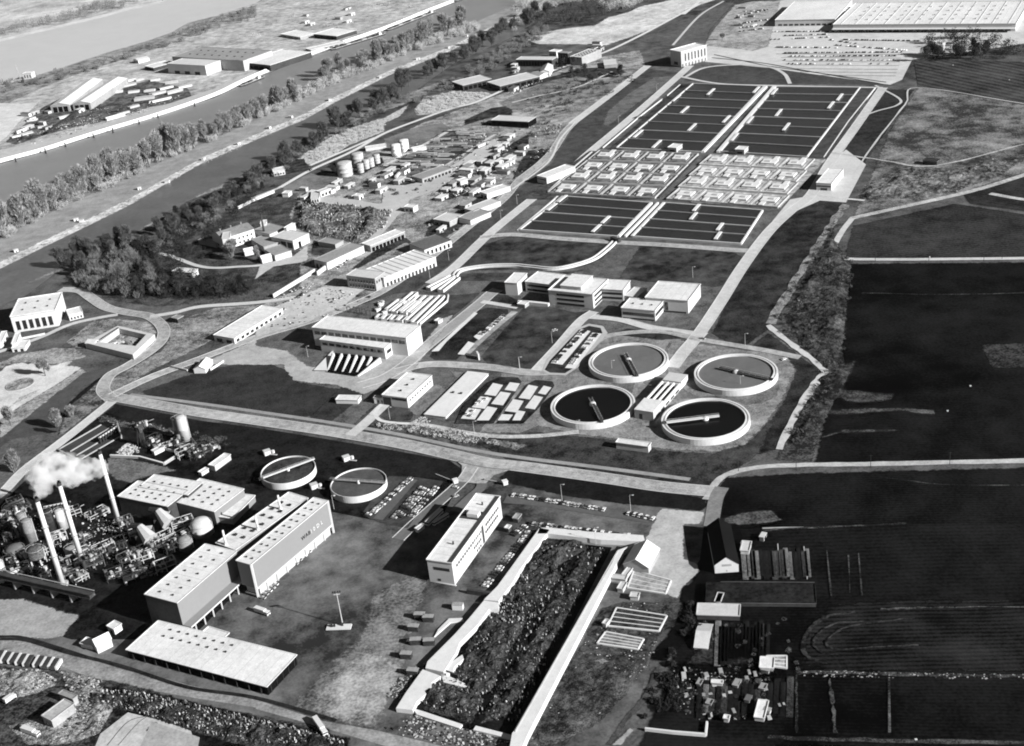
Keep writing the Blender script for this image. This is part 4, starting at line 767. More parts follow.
wallrun('service_channel','thin pale duct outside the lower left basin','duct','i 280,680 440,545 580,425',1.6,1.2,concr); wallrun('service_channel','white kinked duct left of the settling basin field','duct','i 510,390 690,220 835,95',1.6,1.5,white)
wallrun('service_channel','dark edged duct right of the upper right basin','duct','D 208,590 300,455 400,330',1.2,1.2,concr)
for s in ('j 240,440 380,440 390,425 270,425','j 460,300 545,300 550,285 470,285','j 600,190 670,188 672,180 605,182'): sheet('planting_strip',s,walld)
sheet('grass_strip','0 640,145 693,95 690,86 682,84 624,137 606,152 612,153',lawn)
sheet('grass_strip','D 345,330 395,333 225,590 150,592',mat('north_grass',.06,.35))
bld('kiosk','small pale control kiosk at the lower edge of the upper left basin','kiosk','j 505,655 570,660 578,628',5,wallm,roofw,win=[WN(0,1,1,3,.6)])
bld('kiosk','small pale control kiosk at the lower edge of the upper right basin','kiosk','k 262,222 330,226 342,200',5,wallm,roofw,win=[WN(0,1,1,3,.6)])
bld('store_house','white flat-roofed store left of the field of square tanks','store','i 425,270 497,286 612,180',7,white,roofw,win=[(0,1,4,5.2,1,.02,.98)])
bld('store_house','white flat-roofed store with dark band right of the field of square tanks','store','k 868,472 980,478 D 272,632',7.5,white,roofw,win=[(0,1,4,5.5,1,.02,.98),WN(0,1,0,3,.5)])
# field of square settling tanks
def tankunit(c,e,n,sx,sy,floor,rim_m,grp,label,src=None):
    # built round the origin with x along e
    pass
def make_unit(floor,label,grp,W_,D_):
    t=thing('settling_tank',label,'tank',(0,0,0),grp); rim=MB(); a,b=W_/2,D_/2
    for p,q in (((-a,-b),(a,-b)),((a,-b),(a,b)),((a,b),(-a,b)),((-a,b),(-a,-b))): rim.bar((p[0],p[1],-.5),(q[0],q[1],-.5),.9,2.1)
    link('rim_wall',rim,wallm,t); w_=MB().quad((-a,-b,1.0),(a,-b,1.0),(a,b,1.0),(-a,b,1.0)); link('water',w_,floor,t)
    pl=MB().box((0,0,1.2),(W_*.56,D_*.4,1.3)); p1=link('platform',pl,concr,t); link('walkway',MB().box((W_*.12,D_*.36,1.7),(5,D_*.3,.6)),concr,t)
    sub('cover',MB().box((-W_*.06,-D_*.02,2.3),(W_*.2,D_*.12,.7)),wallm,p1,t); link('gutter',MB().box((0,-b*.62,1.05),(W_*.8,.5,.5)).box((-a*.7,0,1.05),(.5,D_*.7,.5)).box((a*.7,0,1.05),(.5,D_*.7,.5)),concd,t)
    return t
def dup(root,loc,rz,flip=1):
    r=root.copy(); C.objects.link(r); r.location=loc; r.rotation_euler=(0,0,rz); r.scale=root.scale
    for ch in list(root.children):
        c=ch.copy(); C.objects.link(c); c.parent=r
        for g in ch.children:
            x=g.copy(); C.objects.link(x); x.parent=c
    return r
sheet('tank_deck','C 290,565 700,585 C 520,745 40,745',mat('tank_deck',.06,.6,(.05,.2,1))); sheet('tank_deck','k 50,280 940,300 600,660 -60,620 C 640,745',mat('tank_deck2',.3,.5,(.05,.2,1)))
wf1=mat('still_grey_water',.11,.7,(.05,.2,1),rough=.5); wf2=mat('frothy_water',.4,.5,(.05,.25,1.2),rough=.7)
for mi,(corn,fl,lb,gp) in enumerate((('0 605.8,156.8 567,189 647.4,193 680.9,159.6',wf1,'square settling tank of dark water with pale T platform in the left tank field','square tanks of the left field'),('0 717.4,161.6 686,195.7 769.7,201.8 796.5,165',wf2,'square settling tank of pale froth with T platform in the right tank field','square tanks of the right field'))):
    c=PW(corn); f=quadmap(c); ang=math.atan2((c[2]-c[1]).y,(c[2]-c[1]).x); W_=((c[2]-c[1]).length/3)*.95; D_=((c[1]-c[0]).length/3)*.93
    base=None
    for i in range(4):
        for j in range(4):
            p=f(i/3,j/3); p.z=gz(p.x,p.y)-.25
            if base is None: base=make_unit(fl,lb,gp,W_,D_); base['_o']=(0,0,0); base.location=p; base.rotation_euler=(0,0,ang); t=base
            else: t=dup(base,p,ang+(pi if j%2==1 else 0))
wallrun('service_walkway','dark trench walkway between the two fields of square tanks','walkway','C 690,590 545,740',3,1,walld)
wallrun('pipe_rack','thin dark pipe line below the mall car park','pipe','D -200,205 0,248 440,308',.8,.9,metd)
# ---- shopping centre
r1,q,e,n,L,d,ro=bld('shopping_mall','huge flat white-roofed market hall with glazed front band','mall','0 833,25 1016,24 1018,1.5',10,white,roofw,win=[WN(0,24,1,3.6,.7,.02,.98,'window',glass),],rim=.6)
for i in range(12):
    a=q[0]+e*L*(i+.5)/12; c=a+n*d; sub('roof_ridge',MB().bar((a.x,a.y,10.4),(c.x,c.y,10.4),1.0,.5),roofl,ro,r1)
vents(r1,q,e,n,L,d,10.4,14,4,2.2,1.2,roofl,ro,'rooflight')
link('awning',MB().bar((q[0]-n*4+V((0,0,5))),(q[1]-n*4+V((0,0,5))),8,.5),white,r1)
bld('shopping_mall','white-roofed left wing of the market with courtyard notch','mall','0 775,20.5 835,19.5 822,1',9,white,roofw,win=[WN(0,10,1,3.6,.7)]); bld('link_building','narrow white canopy joining the two market halls','canopy','0 800,10 835,14 838,6',8,white,roofw)
for s in ('D 655,200','D 785,205'):
    p=P1(s); t=thing('sign_pylon','slim white pylon standing in front of the dark market trees','pylon',p,'pylons by the market'); link('column',MB().box((p.x,p.y,-.5),(2.2,2.2,12)),white,t); link('head',MB().box((p.x,p.y,11.5),(4,1.2,3)),concr,t)
for i,y in enumerate((205,218,232,246,260,272,284)):
    wallrun('parking_divider','thin dark kerb line dividing rows of the market car park','kerb','D %d,%d %d,%d'%(30-i*4+i*22,y-3,500-i*4,y),1.6,.4,walld,grp='divider kerbs in the market car park')
bld('hut','dark hut standing alone on the waste ground','hut','D 578,600 630,605 635,595',4,walld,metd); 
# ---------------------------------------------------------------- factory
fw=mat('factory_cladding',.2,.04,(.05,.4,2)); 
r1,q,e,n,L,d,ro=bld('factory_hall','lower grey-walled factory hall nearest the white storage roof','factory','0 145,594.8 177.2,603.3 232.5,551.2',21.5,fw,roofw,win=[(0,1,.5,1.5,1,.1,.9,'window',walld)],rim=.3)
vents(r1,q,e,n,L,d,21.9,2,7,.9,.5,metd,ro,'skylight',(.1,.9),(.02,.98)); link('end_wall',MB().bar(q[0]-n*.12+V((0,0,0)),q[1]-n*.12,.2,21.3),walld,r1)
a,t_,o_,LL=face(q,1,cen(q)); h0=6
c0,c1=a+o_*3.5,a+t_*LL*1.0+o_*3.5
link('canopy',MB().prism([a+o_*.05,a+t_*LL,a+t_*LL+o_*6,a+o_*6],h0,h0+.5,bot=True),wallg,r1); link('canopy_edge',MB().bar(a+o_*6+V((0,0,h0)),a+t_*LL+o_*6+V((0,0,h0)),.5,.7),white,r1)
for i in range(7): c=a+t_*LL*(i+.5)/7+o_*5.7; link('post',MB().box((c.x,c.y,-.5),(.6,.6,h0+.5)),white,r1)
# main hall: upper cladding box carried on recessed ground floor
q,e,n,L,d=rect('u 497,378 565,397 885,93',23); t=thing('factory_hall','tall grey-clad factory hall with lettering high on its long wall','factory',cen(q)); r1=t; ctr=cen(q)
link('wall',MB().prism(q,6.5,23,bot=True),fw,t); gin=[ctr+(p-ctr)*.93 for p in q]; link('ground_floor',MB().prism(gin,-.5,6.6),wallm,t)
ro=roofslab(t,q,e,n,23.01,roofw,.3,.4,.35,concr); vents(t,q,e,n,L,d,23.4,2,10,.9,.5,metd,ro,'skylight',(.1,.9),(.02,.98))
a,t_,o_,LL=face(q,1,ctr)
for k in (0,LL): c=a+t_*k; link('corner_pillar',MB().box((c.x,c.y,-.5),(1.2,1.2,24)),white,t)
link('edge_beam',MB().bar(a+o_*.3+V((0,0,6)),a+t_*LL+o_*.3+V((0,0,6)),.7,.8),white,t)
for i in range(1,8): c=a+t_*LL*i/8+o_*.1; link('column',MB().box((c.x,c.y,-.5),(.8,.8,7)),white,t)
for i in range(8): c=a+t_*LL*(i+.5)/8-o_*3.2; link('gate',MB().bar(c-t_*2.5+o_*1.4,c+t_*2.5+o_*1.4,.3,4.5),walld,t)
# lettering on the long wall
def letters(txt,start,z,size,m,t_,o_,root,a):
    cu=bpy.data.curves.new('lettering','FONT'); cu.body=txt; cu.size=size; cu.extrude=.12; cu.space_character=1.15; cu.materials.append(m)
    tmp=bpy.data.objects.new('tmp',cu); C.objects.link(tmp); bpy.context.view_layer.update()
    me=bpy.data.meshes.new_from_object(tmp.evaluated_get(bpy.context.evaluated_depsgraph_get())); bpy.data.objects.remove(tmp); me.name='lettering'
    ob=bpy.data.objects.new('lettering',me); C.objects.link(ob); p=a+t_*start+o_*.2; M_=Matrix((( t_.x,0,o_.x,p.x),(t_.y,0,o_.y,p.y),(0,1,0,z),(0,0,0,1)))
    ob.parent=root; ob.matrix_local=Matrix.Translation(-V(root['_o']))@M_; return ob
A_=T('u 780,270')[0]; 
s0=LL*.60; letters('WAB',s0,12.4,3.6,mat('dark_paint',.03,.1),t_,o_,t,a); letters('I 0 D L',s0+9,12.4,3.6,white,t_,o_,t,a)
bld('factory_annexe','white-roofed back annexe of the tall hall carrying three vent stacks','factory','u 402,296 492,328 772,70',20.5,fw,roofw,vt=(2,6,1.6),rim=.3)
for s in ('u 447,300','u 597,230','u 702,135'):
    p=P1(s,21); p.z=0; t=thing('vent_stack','thin pale vent stack on the back annexe roof','stack',p,'vent stacks on the annexe roof'); link('shaft',MB().tube((p.x,p.y,20),(p.x,p.y,31),.75,.6,12),white,t,True); link('collar',MB().tube((p.x,p.y,20.8),(p.x,p.y,22),1.1,1.1,12),concr,t)
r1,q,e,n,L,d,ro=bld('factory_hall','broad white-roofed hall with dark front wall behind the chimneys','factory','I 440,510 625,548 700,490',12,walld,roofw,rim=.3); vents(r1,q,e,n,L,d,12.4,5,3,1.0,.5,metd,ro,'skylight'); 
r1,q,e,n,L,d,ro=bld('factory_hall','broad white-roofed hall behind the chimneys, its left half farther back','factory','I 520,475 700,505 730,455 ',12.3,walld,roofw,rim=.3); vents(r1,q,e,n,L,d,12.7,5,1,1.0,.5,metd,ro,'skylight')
r1,q,e,n,L,d,ro=bld('factory_hall','white-roofed hall with grey side wall and shed lean-to','factory','u 187,98 393,150 522,43',10,fw,roofw,rim=.3); vents(r1,q,e,n,L,d,10.4,4,4,1.0,.5,metd,ro,'skylight')
bld('factory_annexe','low white lean-to roof beside the grey side wall','factory','u 400,172 478,182 575,75',4.5,fw,roofw)
r1,q,e,n,L,d,ro=bld('storage_shed','long low white roof over open dark bays in the front','storage shed','0 127.3,650 266.7,686.8 297.6,656.5',6,black,roofw,rim=.25,over=.6); vents(r1,q,e,n,L,d,6.4,8,2,.9,.5,metd,ro,'skylight',(.1,.62),(.5,.95))
for i in range(12): a=q[0]+e*L*(i+.5)/12-n*.4; link('post',MB().box((a.x,a.y,-.5),(.3,.3,6.4)),metd,r1)
for i in range(5): a=q[1]+(q[2]-q[1])*(i+.5)/5+e*.4; link('post',MB().box((a.x,a.y,-.5),(.3,.3,6.4)),metd,r1)
bld('factory_annexe','small white flat roof between storage shed and grey hall','annexe','u 335,715 430,745 455,715',5,walld,roofw)
# three chimneys
def chimney(base,h,r0,r1,label):
    p=P1(base); t=thing('factory_chimney',label,'chimney',p,'tall pale chimneys'); link('shaft',MB().tube((p.x,p.y,-.5),(p.x,p.y,h),r0,r1,24),mat('chimney_concrete',.6,.1,(.1,.5,2)),t,True)
    link('crown',MB().tube((p.x,p.y,h-1.8),(p.x,p.y,h+.4),r1*1.15,r1*1.15,20),walld,t); link('flue',MB().tube((p.x,p.y,h+.3),(p.x,p.y,h+1.4),r1*.7,r1*.7,16),black,t)
    for z in (.35,.68): link('gallery',MB().tube((p.x,p.y,h*z),(p.x,p.y,h*z+.5),r0*1.15,r0*1.15,20),concd,t)
    link('plinth',MB().box((p.x,p.y,-.5),(6,6,3)),wallm,t); return V((p.x,p.y,h))
ch1=chimney('t 555,385',53.7,1.5,1.15,'tall pale chimney beside the broad white roof, rightmost of three')
ch2=chimney('t 385,572',58.2,1.7,1.2,'tall pale chimney in the middle, its top in the smoke')
ch3=chimney('t 295,682',62.5,1.8,1.25,'tall pale chimney nearest the pipe bridge, leftmost of three')
# smoke plume
sm=bpy.data.materials.new('smoke'); sm.use_nodes=True; N=sm.node_tree.nodes; N.remove(N['Principled BSDF']); pv=N.new('ShaderNodeVolumePrincipled'); pv.inputs['Color'].default_value=(1,1,1,1); pv.inputs['Anisotropy'].default_value=.1
tc=N.new('ShaderNodeTexCoord'); nz=N.new('ShaderNodeTexNoise'); nz.inputs['Scale'].default_value=.16; nz.inputs['Detail'].default_value=5; rp=N.new('ShaderNodeMapRange'); rp.inputs[1].default_value=.4; rp.inputs[2].default_value=.72; rp.inputs[3].default_value=0; rp.inputs[4].default_value=.35
sm.node_tree.links.new(tc.outputs['Object'],nz.inputs['Vector']); sm.node_tree.links.new(nz.outputs['Fac'],rp.inputs[0]); sm.node_tree.links.new(rp.outputs[0],pv.inputs['Density']); sm.node_tree.links.new(pv.outputs[0],N['Material Output'].inputs['Volume'])
import bmesh
bm=bmesh.new()
for s,hz,rr in (('0 100,468',45,5.5),('0 92,470',45,7),('0 82,470',46,8.5),('0 72,472',47,9.5),('0 62,470',48,10.5),('0 52,468',50,10.5),('0 45,474',50,9),('0 38,478',52,8),('0 43,486',55,6),('0 40,492',58,4.5),('0 58,462',50,7),('0 70,464',48,7),('0 33,470',50,5.5),('0 60,480',56,4)):
    p=P1(s,hz); bmesh.ops.create_icosphere(bm,subdivisions=3,radius=rr,matrix=Matrix.Translation(p))
me=bpy.data.meshes.new('smoke'); bm.to_mesh(me); bm.free(); me.materials.append(sm); so_=bpy.data.objects.new('smoke',me); C.objects.link(so_); so_['kind']='stuff'; so_['label']='white smoke plume drifting left across the chimney tops'; so_['category']='smoke'
rm=so_.modifiers.new('r','REMESH'); rm.mode='VOXEL'; rm.voxel_size=1.1
dt=bpy.data.textures.new('puff','CLOUDS'); dt.noise_scale=5; dt.noise_depth=5; dm=so_.modifiers.new('d','DISPLACE'); dm.texture=dt; dm.strength=8; dm.mid_level=.5; dm.texture_coords='GLOBAL'
# process plant
vm=mat('vessel_paint',.2,.3,(.1,.5,2)); vw=mat('vessel_white',.45,.1,(.1,.5,2))
def vessel(s,rp,h,label,m,name='process_vessel',dome=.3,grp=None,legs=False):
    p=P1(s); r=rp*math.hypot(math.hypot(p.x,p.y),HC)/FPX; t=thing(name,label,'vessel',p,grp)
    z0=h*.3 if legs else -.5
    link('shell',MB().lathe(p,[(r*.5,z0),(r,z0+r*.4 if legs else z0),(r,h*.5),(r*1.03,h*.51),(r,h*.52),(r,h),(r*.8,h+r*dome*.7),(r*.4,h+r*dome),(.01,h+r*dome*1.1)],24),m,t,True)
    rl=MB()
    for i in range(20): a0,a1=2*pi*i/20,2*pi*(i+1)/20; rl.bar((p.x+cos(a0)*r*1.05,p.y+sin(a0)*r*1.05,h+1),(p.x+cos(a1)*r*1.05,p.y+sin(a1)*r*1.05,h+1),.14,.14)
    link('railing',rl,metal,t); link('ladder',MB().bar((p.x+r+.3,p.y-.4,0),(p.x+r+.3,p.y+.4,0),.25,h+1),metal,t)
    if legs:
        for k in range(4): link('leg',MB().box((p.x+cos(k*pi/2+.7)*r*.85,p.y+sin(k*pi/2+.7)*r*.85,-.5),(.6,.6,h*.45)),concr,t)
    return p,r
vessel('p 240,310',5,16,'left front tall process vessel with pale outer ribs',vm); vessel('p 200,260',4.2,16,'left rear tall process vessel behind the ribbed one',vm)
vessel('p 385,225',5,14,'dark tall vessel between the two left chimneys',metd); vessel('p 475,215',4.2,14,'bright tall vessel right of the dark one between the chimneys',vw)
vessel('p 290,470',7.5,10,'broad dark drum tank on pale legs near the leftmost chimney',rust,legs=True); vessel('p 120,410',9,4,'low dark domed tank at the far left of the works',mat('dome_paint',.12,.2),dome=.5)
vessel('p 545,410',6.5,5,'low grey round tank beside the middle chimney base',mat('dome2',.3,.2),dome=.1); vessel('p 110,75',10,3,'flat bright round basin behind the left vessels',sandl,dome=.05)
vessel('u 340,250',10.5,7,'large bright rounded tank behind the grey halls',vw,dome=.6); vessel('u 262,320',7,6,'grey rounded tank left of the large bright one',vm,dome=.6)
vessel('p -5,545',6,8,'bright round tank cut by the left picture edge',vw)
p=P1('p 75,590'); t=thing('pressure_tank','horizontal white pressure tank lying at the left pipe bridge','tank',p); link('shell',MB().tube((p.x-5,p.y-4,3),(p.x+5,p.y+4,3),2.4,2.4,20),vw,t,True)
for k in (-3,3): link('saddle',MB().box((p.x+k,p.y+k*.8,-.2),(1,4,2)),wallm,t)
def cone(s,label):
    p=P1(s); t=thing('dust_filter',label,'filter',p); k=R(210)
    link('body',MB().prism([V((p.x-5,p.y-5,0)),V((p.x+5,p.y-5,0)),V((p.x+5,p.y+5,0)),V((p.x-5,p.y+5,0))],-.5,8),walld,t); b=MB(); A_=V((p.x-2,p.y,12)); B_=V((p.x+5,p.y-7,6)); b.tube(A_,B_,2.6,5.2,8); link('hood',b,vw,t)
    link('duct',MB().tube((p.x-8,p.y+3,12),(p.x-2,p.y,12),1.8,2.4,8),metd,t); link('platform',MB().box((p.x,p.y+4,8),(8,4,.4)),metal,t)
cone('u 165,215','dark dust filter with bright flaring hood, right one near the white-roofed halls'); cone('u 80,290','dark dust filter with bright flaring hood, left one beside the chimney row')
def machine(p,w,l,h,label,grp=None,rot=.6,seed=0,bright=.32,nparts=26):
    t=thing('process_unit',label,'process plant',p,grp); t['_o']=tuple(p)
    cr,sr=cos(rot),sin(rot)
    def at(x,y): return (p.x+x*cr-y*sr,p.y+x*sr+y*cr)
    fr=MB()
    for x in (-w/2,0,w/2):
        for y in (-l/2,0,l/2): c=at(x,y); fr.box((c[0],c[1],-.5),(.35,.35,h+.5),rot)
    for z in (h*.5,h): 
        for y in (-l/2,l/2): a,c=at(-w/2,y),at(w/2,y); fr.bar((a[0],a[1],z),(c[0],c[1],z),.35,.35)
        for x in (-w/2,w/2): a,c=at(x,-l/2),at(x,l/2); fr.bar((a[0],a[1],z),(c[0],c[1],z),.35,.35)
    link('frame',fr,[metal,metd,metd,rust][int(rnd()*4)],t); c=at(0,0); link('deck',MB().box((c[0],c[1],h*.5),(w*.9,l*.9,.25),rot),metd,t)
    for k in range(nparts):
        x,y=U(-w/2,w/2),U(-l/2,l/2); c=at(x,y); z=0 if rnd()<.35 else h*.5; m=[vw,vm,concd,rust,metd,metd,walld][int(U(0,7)) if rnd()>bright else int(U(0,3))]
        s=U(.8,2.6); ty=rnd()
        if ty<.35: link('cabinet',MB().box((c[0],c[1],z),(s,s*U(.6,1.6),U(1,3.5)),rot),m,t)
        elif ty<.65: link('drum',MB().tube((c[0],c[1],z),(c[0],c[1],z+U(1.5,5)),s*.5,s*.5,10),m,t)
        else: c2=at(x+U(-6,6),y+U(-2,2)); zz=z+U(1,4); link('pipe',MB().tube((c[0],c[1],zz),(c2[0],c2[1],zz),.3,.3,6),m,t)
MG='open steel process units'
for s,w,l,h in (('7 420,90',14,10,8),('7 250,200',12,10,9),('7 470,260',20,8,5),('7 620,110',26,8,5),('7 780,30',14,8,7),('u 250,220',14,7,6),('u 130,300',16,7,5),('u 60,380',14,6,5),('u 70,140',10,7,6),('p 60,200',10,9,5),('p 40,130',12,8,4),('p 90,280',10,6,4),('p 450,300',9,5,6),('p 480,500',8,8,4),('p 350,400',8,6,5),('1 660,390',12,8,7),('1 820,380',12,7,4),('1 720,430',10,6,5),('1 590,330',7,6,5),('1 330,220',7,5,6),('1 480,360',14,5,3),('7 700,250',8,5,4),('u 110,435',10,5,3),('p 340,590',6,5,5),('t 590,400',9,6,6),('p 730,120',14,8,4),('p 120,30',10,8,4),('p 640,300',8,4,3)):
    machine(P1(s),w,l,h,'open steel process unit crowded with drums and pipes in the dark works',MG,rot=U(.35,.75),nparts=int(10+w*.9))
# pipe bridge
A_,B_=P1('p 0,625'),P1('p 700,790'); B_=P1('7 265,490'); e_=(B_-A_).normalized(); nn=V((-e_.y,e_.x,0)); t=thing('pipe_bridge','long lattice pipe bridge along the front edge of the works','pipe bridge',A_)
b=MB(); 
for o_ in (-2.5,2.5):
    for z in (6,9): b.bar(A_+nn*o_+V((0,0,z)),B_+nn*o_+V((0,0,z)),.5,.4)
Lb=(B_-A_).length; k=int(Lb/5)
for i in range(k):
    for o_ in (-2.5,2.5): a=A_+e_*5*i+nn*o_; c=A_+e_*5*(i+1)+nn*o_; b.tube(a+V((0,0,6)),c+V((0,0,9)),.12,.12,4)
link('truss',b,metd,t); link('gallery',MB().bar(A_+V((0,0,6.2)),B_+V((0,0,6.2)),4.4,2.2),walld,t); link('roof_walk',MB().bar(A_+nn*2.2+V((0,0,9.3)),B_+nn*2.2+V((0,0,9.3)),.6,.2),concd,t); 
for o_,r in ((-1.5,.5),(0,.7),(1.4,.4)): link('pipe',MB().tube(A_+nn*o_+V((0,0,7)),B_+nn*o_+V((0,0,7)),r,r,8),[metd,rust,concd][int(o_)+1],t)
for i in range(0,k,3):
    a=A_+e_*5*i; link('pier',MB().box((a.x,a.y,-.5),(1,4.6,6.5),math.atan2(e_.y,e_.x)),concd,t)
for s,lb in (('p 340,100 540,60','dark pipe rack with many hoops behind the vessels'),('1 0,330 140,240','inclined conveyor beside the long dark sheds'),):
    a,c=PW(s); t=thing('pipe_rack',lb,'pipe rack',a); L_=(c-a).length; e_=(c-a)/L_; link('pipe',MB().tube(a+V((0,0,5)),c+V((0,0,5)),.6,.6,8),metal,t)
    for i in range(7): x=a+e_*L_*(i+.5)/7; link('hoop',MB().box((x.x,x.y,-.5),(.5,3,6)),metd,t)
# long low sheds upper left of the works
for k,s in enumerate(('I 222,335 378,245','I 262,345 418,252','I 305,372 455,285','I 285,360 436,270','I 215,336 300,378')): wallrun('bund_wall','long thin pale wall of the dark flat tank field by the track','wall',s,.7,1.2,concd,grp='walls of the dark tank field')
for s in ('I 445,260 455,295',): wallrun('gable_wall','short upright pale wall at the end of the dark tank field','wall',s,1,6,concd)
for s,hh in (('1 640,300',19),('1 600,295',17)):
    vessel(s,5.2 if hh==19 else 4.2,hh,'tall silo of the pair above the works, '+('bright right one' if hh==19 else 'darker left one'),vw if hh==19 else vm,'silo')
p=P1('1 330,345'); t=thing('hopper_tower','slender dark hopper tower with leaning feed pipe','tower',p); link('frame',MB().box((p.x,p.y,-.5),(3,3,12)),metd,t); link('hopper',MB().tube((p.x,p.y,17),(p.x,p.y,11),3.2,1,8),rust,t); link('feed_pipe',MB().tube((p.x-5,p.y+3,0),(p.x-1,p.y,18),.5,.5,6),metal,t)
bld('container','white freight container beside the works fence','container','1 812,488 856,498 925,402',4,wallm,roofw); bld('container','small white van-sized box left of the freight container','container','1 735,540 758,548 790,510',2.5,white,roofw); bld('container','short pale container by the hopper tower','container','1 385,380 405,390 460,345',3,concr,roofl)
wallrun('retaining_wall','long dark-topped retaining wall left of the silos','wall','1 80,430 300,440 480,490 560,440',1,2.2,concd,cap=concr); wallrun('retaining_wall','short pale wall below the silos','wall','1 490,375 590,400',.8,2,concr)
bld('service_house','small white gabled workshop in the dark yard','house','M 400,300 425,312 435,285',4,white,roofw,win=[WN(0,1,0,2.5,.4)]); gable('service_house','white ramp-roofed house left of the storage roof','house','M 345,358 358,372 395,325',6,3,wall=white,roof=roofw); bld('service_house','low white annexe in front of the ramp-roofed house','house','M 300,365 345,375 350,350',3,white,roofw)
# ---- white office block
r1,q,e,n,L,d,ro=bld('office_building','long white four-storey office block with dark slot in its roof','office','0 426.9,560.4 451.8,564 508.4,498.5',15.2,mat('office_render',.5,.06),roofw,win=[WN(0,1,2,3.5,.3,.2,.6,'window',walld),WN(0,1,9.5,11.5,.8,.15,.95,'window',walld),WN(1,9,9.6,11.4,.62,.06,.42),WN(1,5,5.2,7,.62,.4,.56),WN(1,5,9.6,11.4,.5,.42,.58),WN(1,8,9.6,11.4,.7,.66,.95),WN(1,8,5.2,7,.7,.64,.92),WN(1,1,1,13,.6,.57,.63,'stair_window',walld),WN(1,3,1.4,3,.6,.44,.55)],rim=.6)
link('dark_eaves',MB().bar(q[1]-e*1.8+V((0,0,15.75)),q[2]-e*1.8+V((0,0,15.75)),2.6,.1),walld,r1)
c=q[0]+n*d*.62; sub('roof_well',MB().prism([c,c+e*L*.82,c+e*L*.82+n*d*.13,c+n*d*.13],15.4,15.62),walld,ro,r1)
c=c+e*L*.3+n*d*.03; sub('penthouse',MB().prism([c,c+e*L*.45,c+e*L*.45+n*d*.06,c+n*d*.06],15.4,18),white,ro,r1)
for k in (.25,.85): c=q[0]+n*d*k+e*L*.55; sub('roof_vent',MB().tube((c.x,c.y,15.5),(c.x,c.y,17.6),.5,.5,8),metd,ro,r1)
bld('entrance_canopy','small white porch roof at the back corner of the office block','canopy','v 590,300 612,305 615,285',3.2,walld,white); bld('entrance_canopy','small pale porch roof at the far corner of the office block','canopy','v 640,240 670,245 680,215',3.2,walld,concd)
wallrun('plinth_wall','low white plinth wall at the foot of the office block end','wall','v 112,628 288,662',1,.8,white)
# shelters and buses
for s,lb in (('5 705,385 735,392 820,285','longer white bus parked by the shadow of the office block'),('5 760,385 775,392 835,300','slimmer white bus parked parallel beside the longer one')):
    q,e,n,L,d=rect(s,3.2); t=thing('bus',lb,'bus',cen(q)); c=[p*1 for p in q]; link('body',MB().prism(c,.6,3.2,bot=True),white,t); link('windows',MB().prism([cen(q)+(p-cen(q))*1.012 for p in q],1.8,2.6),glass,t); link('roof_stripe',MB().bar(q[0]+e*L*.5+V((0,0,3.2)),q[3]+e*L*.5+V((0,0,3.2)),L*.3,.15),wallm,t)
    for k in (.15,.85):
        for u in (0,L): x=q[0]+n*d*k+e*u; link('wheel',MB().tube((x.x-.2*e.x,x.y-.2*e.y,.5),(x.x+.2*e.x,x.y+.2*e.y,.5),.5,.5,12),black,t)
bld('kiosk','small pale kiosk below the two buses','kiosk','5 635,440 655,448 680,405',2.6,concr,roofl)
# floodlight mast
p=P1('0 343,626'); t=thing('floodlight_mast','tall floodlight mast standing on a white plinth in the dark yard','mast',p); link('pole',MB().tube((p.x,p.y,.8),(p.x,p.y,23),.35,.2,10),metal,t); link('plinth',MB().box((p.x-2,p.y-1.5,-.3),(14,4.5,1.4),R(-8)),white,t)
link('crossarm',MB().box((p.x,p.y,22.6),(4.5,.4,.4)).box((p.x,p.y,21.4),(3.5,.4,.3)),metal,t)
for k in (-2,-.8,.8,2): link('floodlight',MB().box((p.x+k,p.y-.3,22.9),(.8,.8,.9)),metd,t)
for k in (-4,-2.5,2): link('cabinet',MB().box((p.x+k-2,p.y-1,1.1),(1,1,1.6)),metd,t)
# gates
for s,lb in (('J 670,430 745,460','barrier gate left of the entrance lanes'),('J 850,450 930,465','barrier gate right of the entrance lanes')):
    a,c=PW(s); t=thing('barrier_gate',lb,'gate',a); link('boom',MB().bar(a+V((0,0,1.1)),c+V((0,0,1.1)),.3,.3),white,t); link('post',MB().box((a.x,a.y,0),(.8,.8,1.4)),metd,t); link('booth',MB().box((c.x,c.y,0),(3,3,2.8),.3),white,t); link('booth_roof',MB().box((c.x,c.y,2.8),(3.6,3.6,.3),.3),concr,t)
# ---- concrete-rimmed pit
def dyke(s,label,h,m=concr,z0=-.5,grp='pale concrete dykes around the pit'):
    pts=PW(s,h); pts=[V((p.x,p.y,0)) for p in pts]; c=cen(pts); t=thing('dyke_wall',label,'dyke',c,grp); base=[c+(p-c)*1.0 for p in pts]; link('body',MB().prism(base,z0,h),m,t)
    return t
dyke('K 492,748 497,752 O 418,12 60,700 40,746 -8,746 0,700 375,60 395,15','long straight bright dyke right of the pit',4.5)
dyke('K 103,700 140,700 300,716 490,728 497,752 330,745 135,722 95,722','bright dyke along the far top edge of the pit',3.6)
dyke('K 103,700 140,708 N 990,80 955,140 905,205 850,200 900,150 955,75','bright dyke from the top corner down to the dark pipe',3.6)
dyke('N 850,203 905,212 905,235 870,235 830,290 760,360 745,400 700,470 632,455 640,430 740,330 790,275','wide bright dyke middle section with a ragged inner edge',3.6)
dyke('N 622,460 690,485 655,510 650,540 600,580 585,612 522,605 560,545','bright lower left dyke section at the broken corner',3.0)
dyke('N 690,480 720,485 795,520 780,528 700,508','thin bright spur pointing into the pit',1.6)
dyke('N 585,605 620,615 770,665 760,680 600,628','thin pale lower dyke at the front of the pit',1.6); dyke('N 820,670 955,705 O 0,700 0,715 N 955,720 810,685','second thin pale lower dyke at the front right of the pit',1.6)
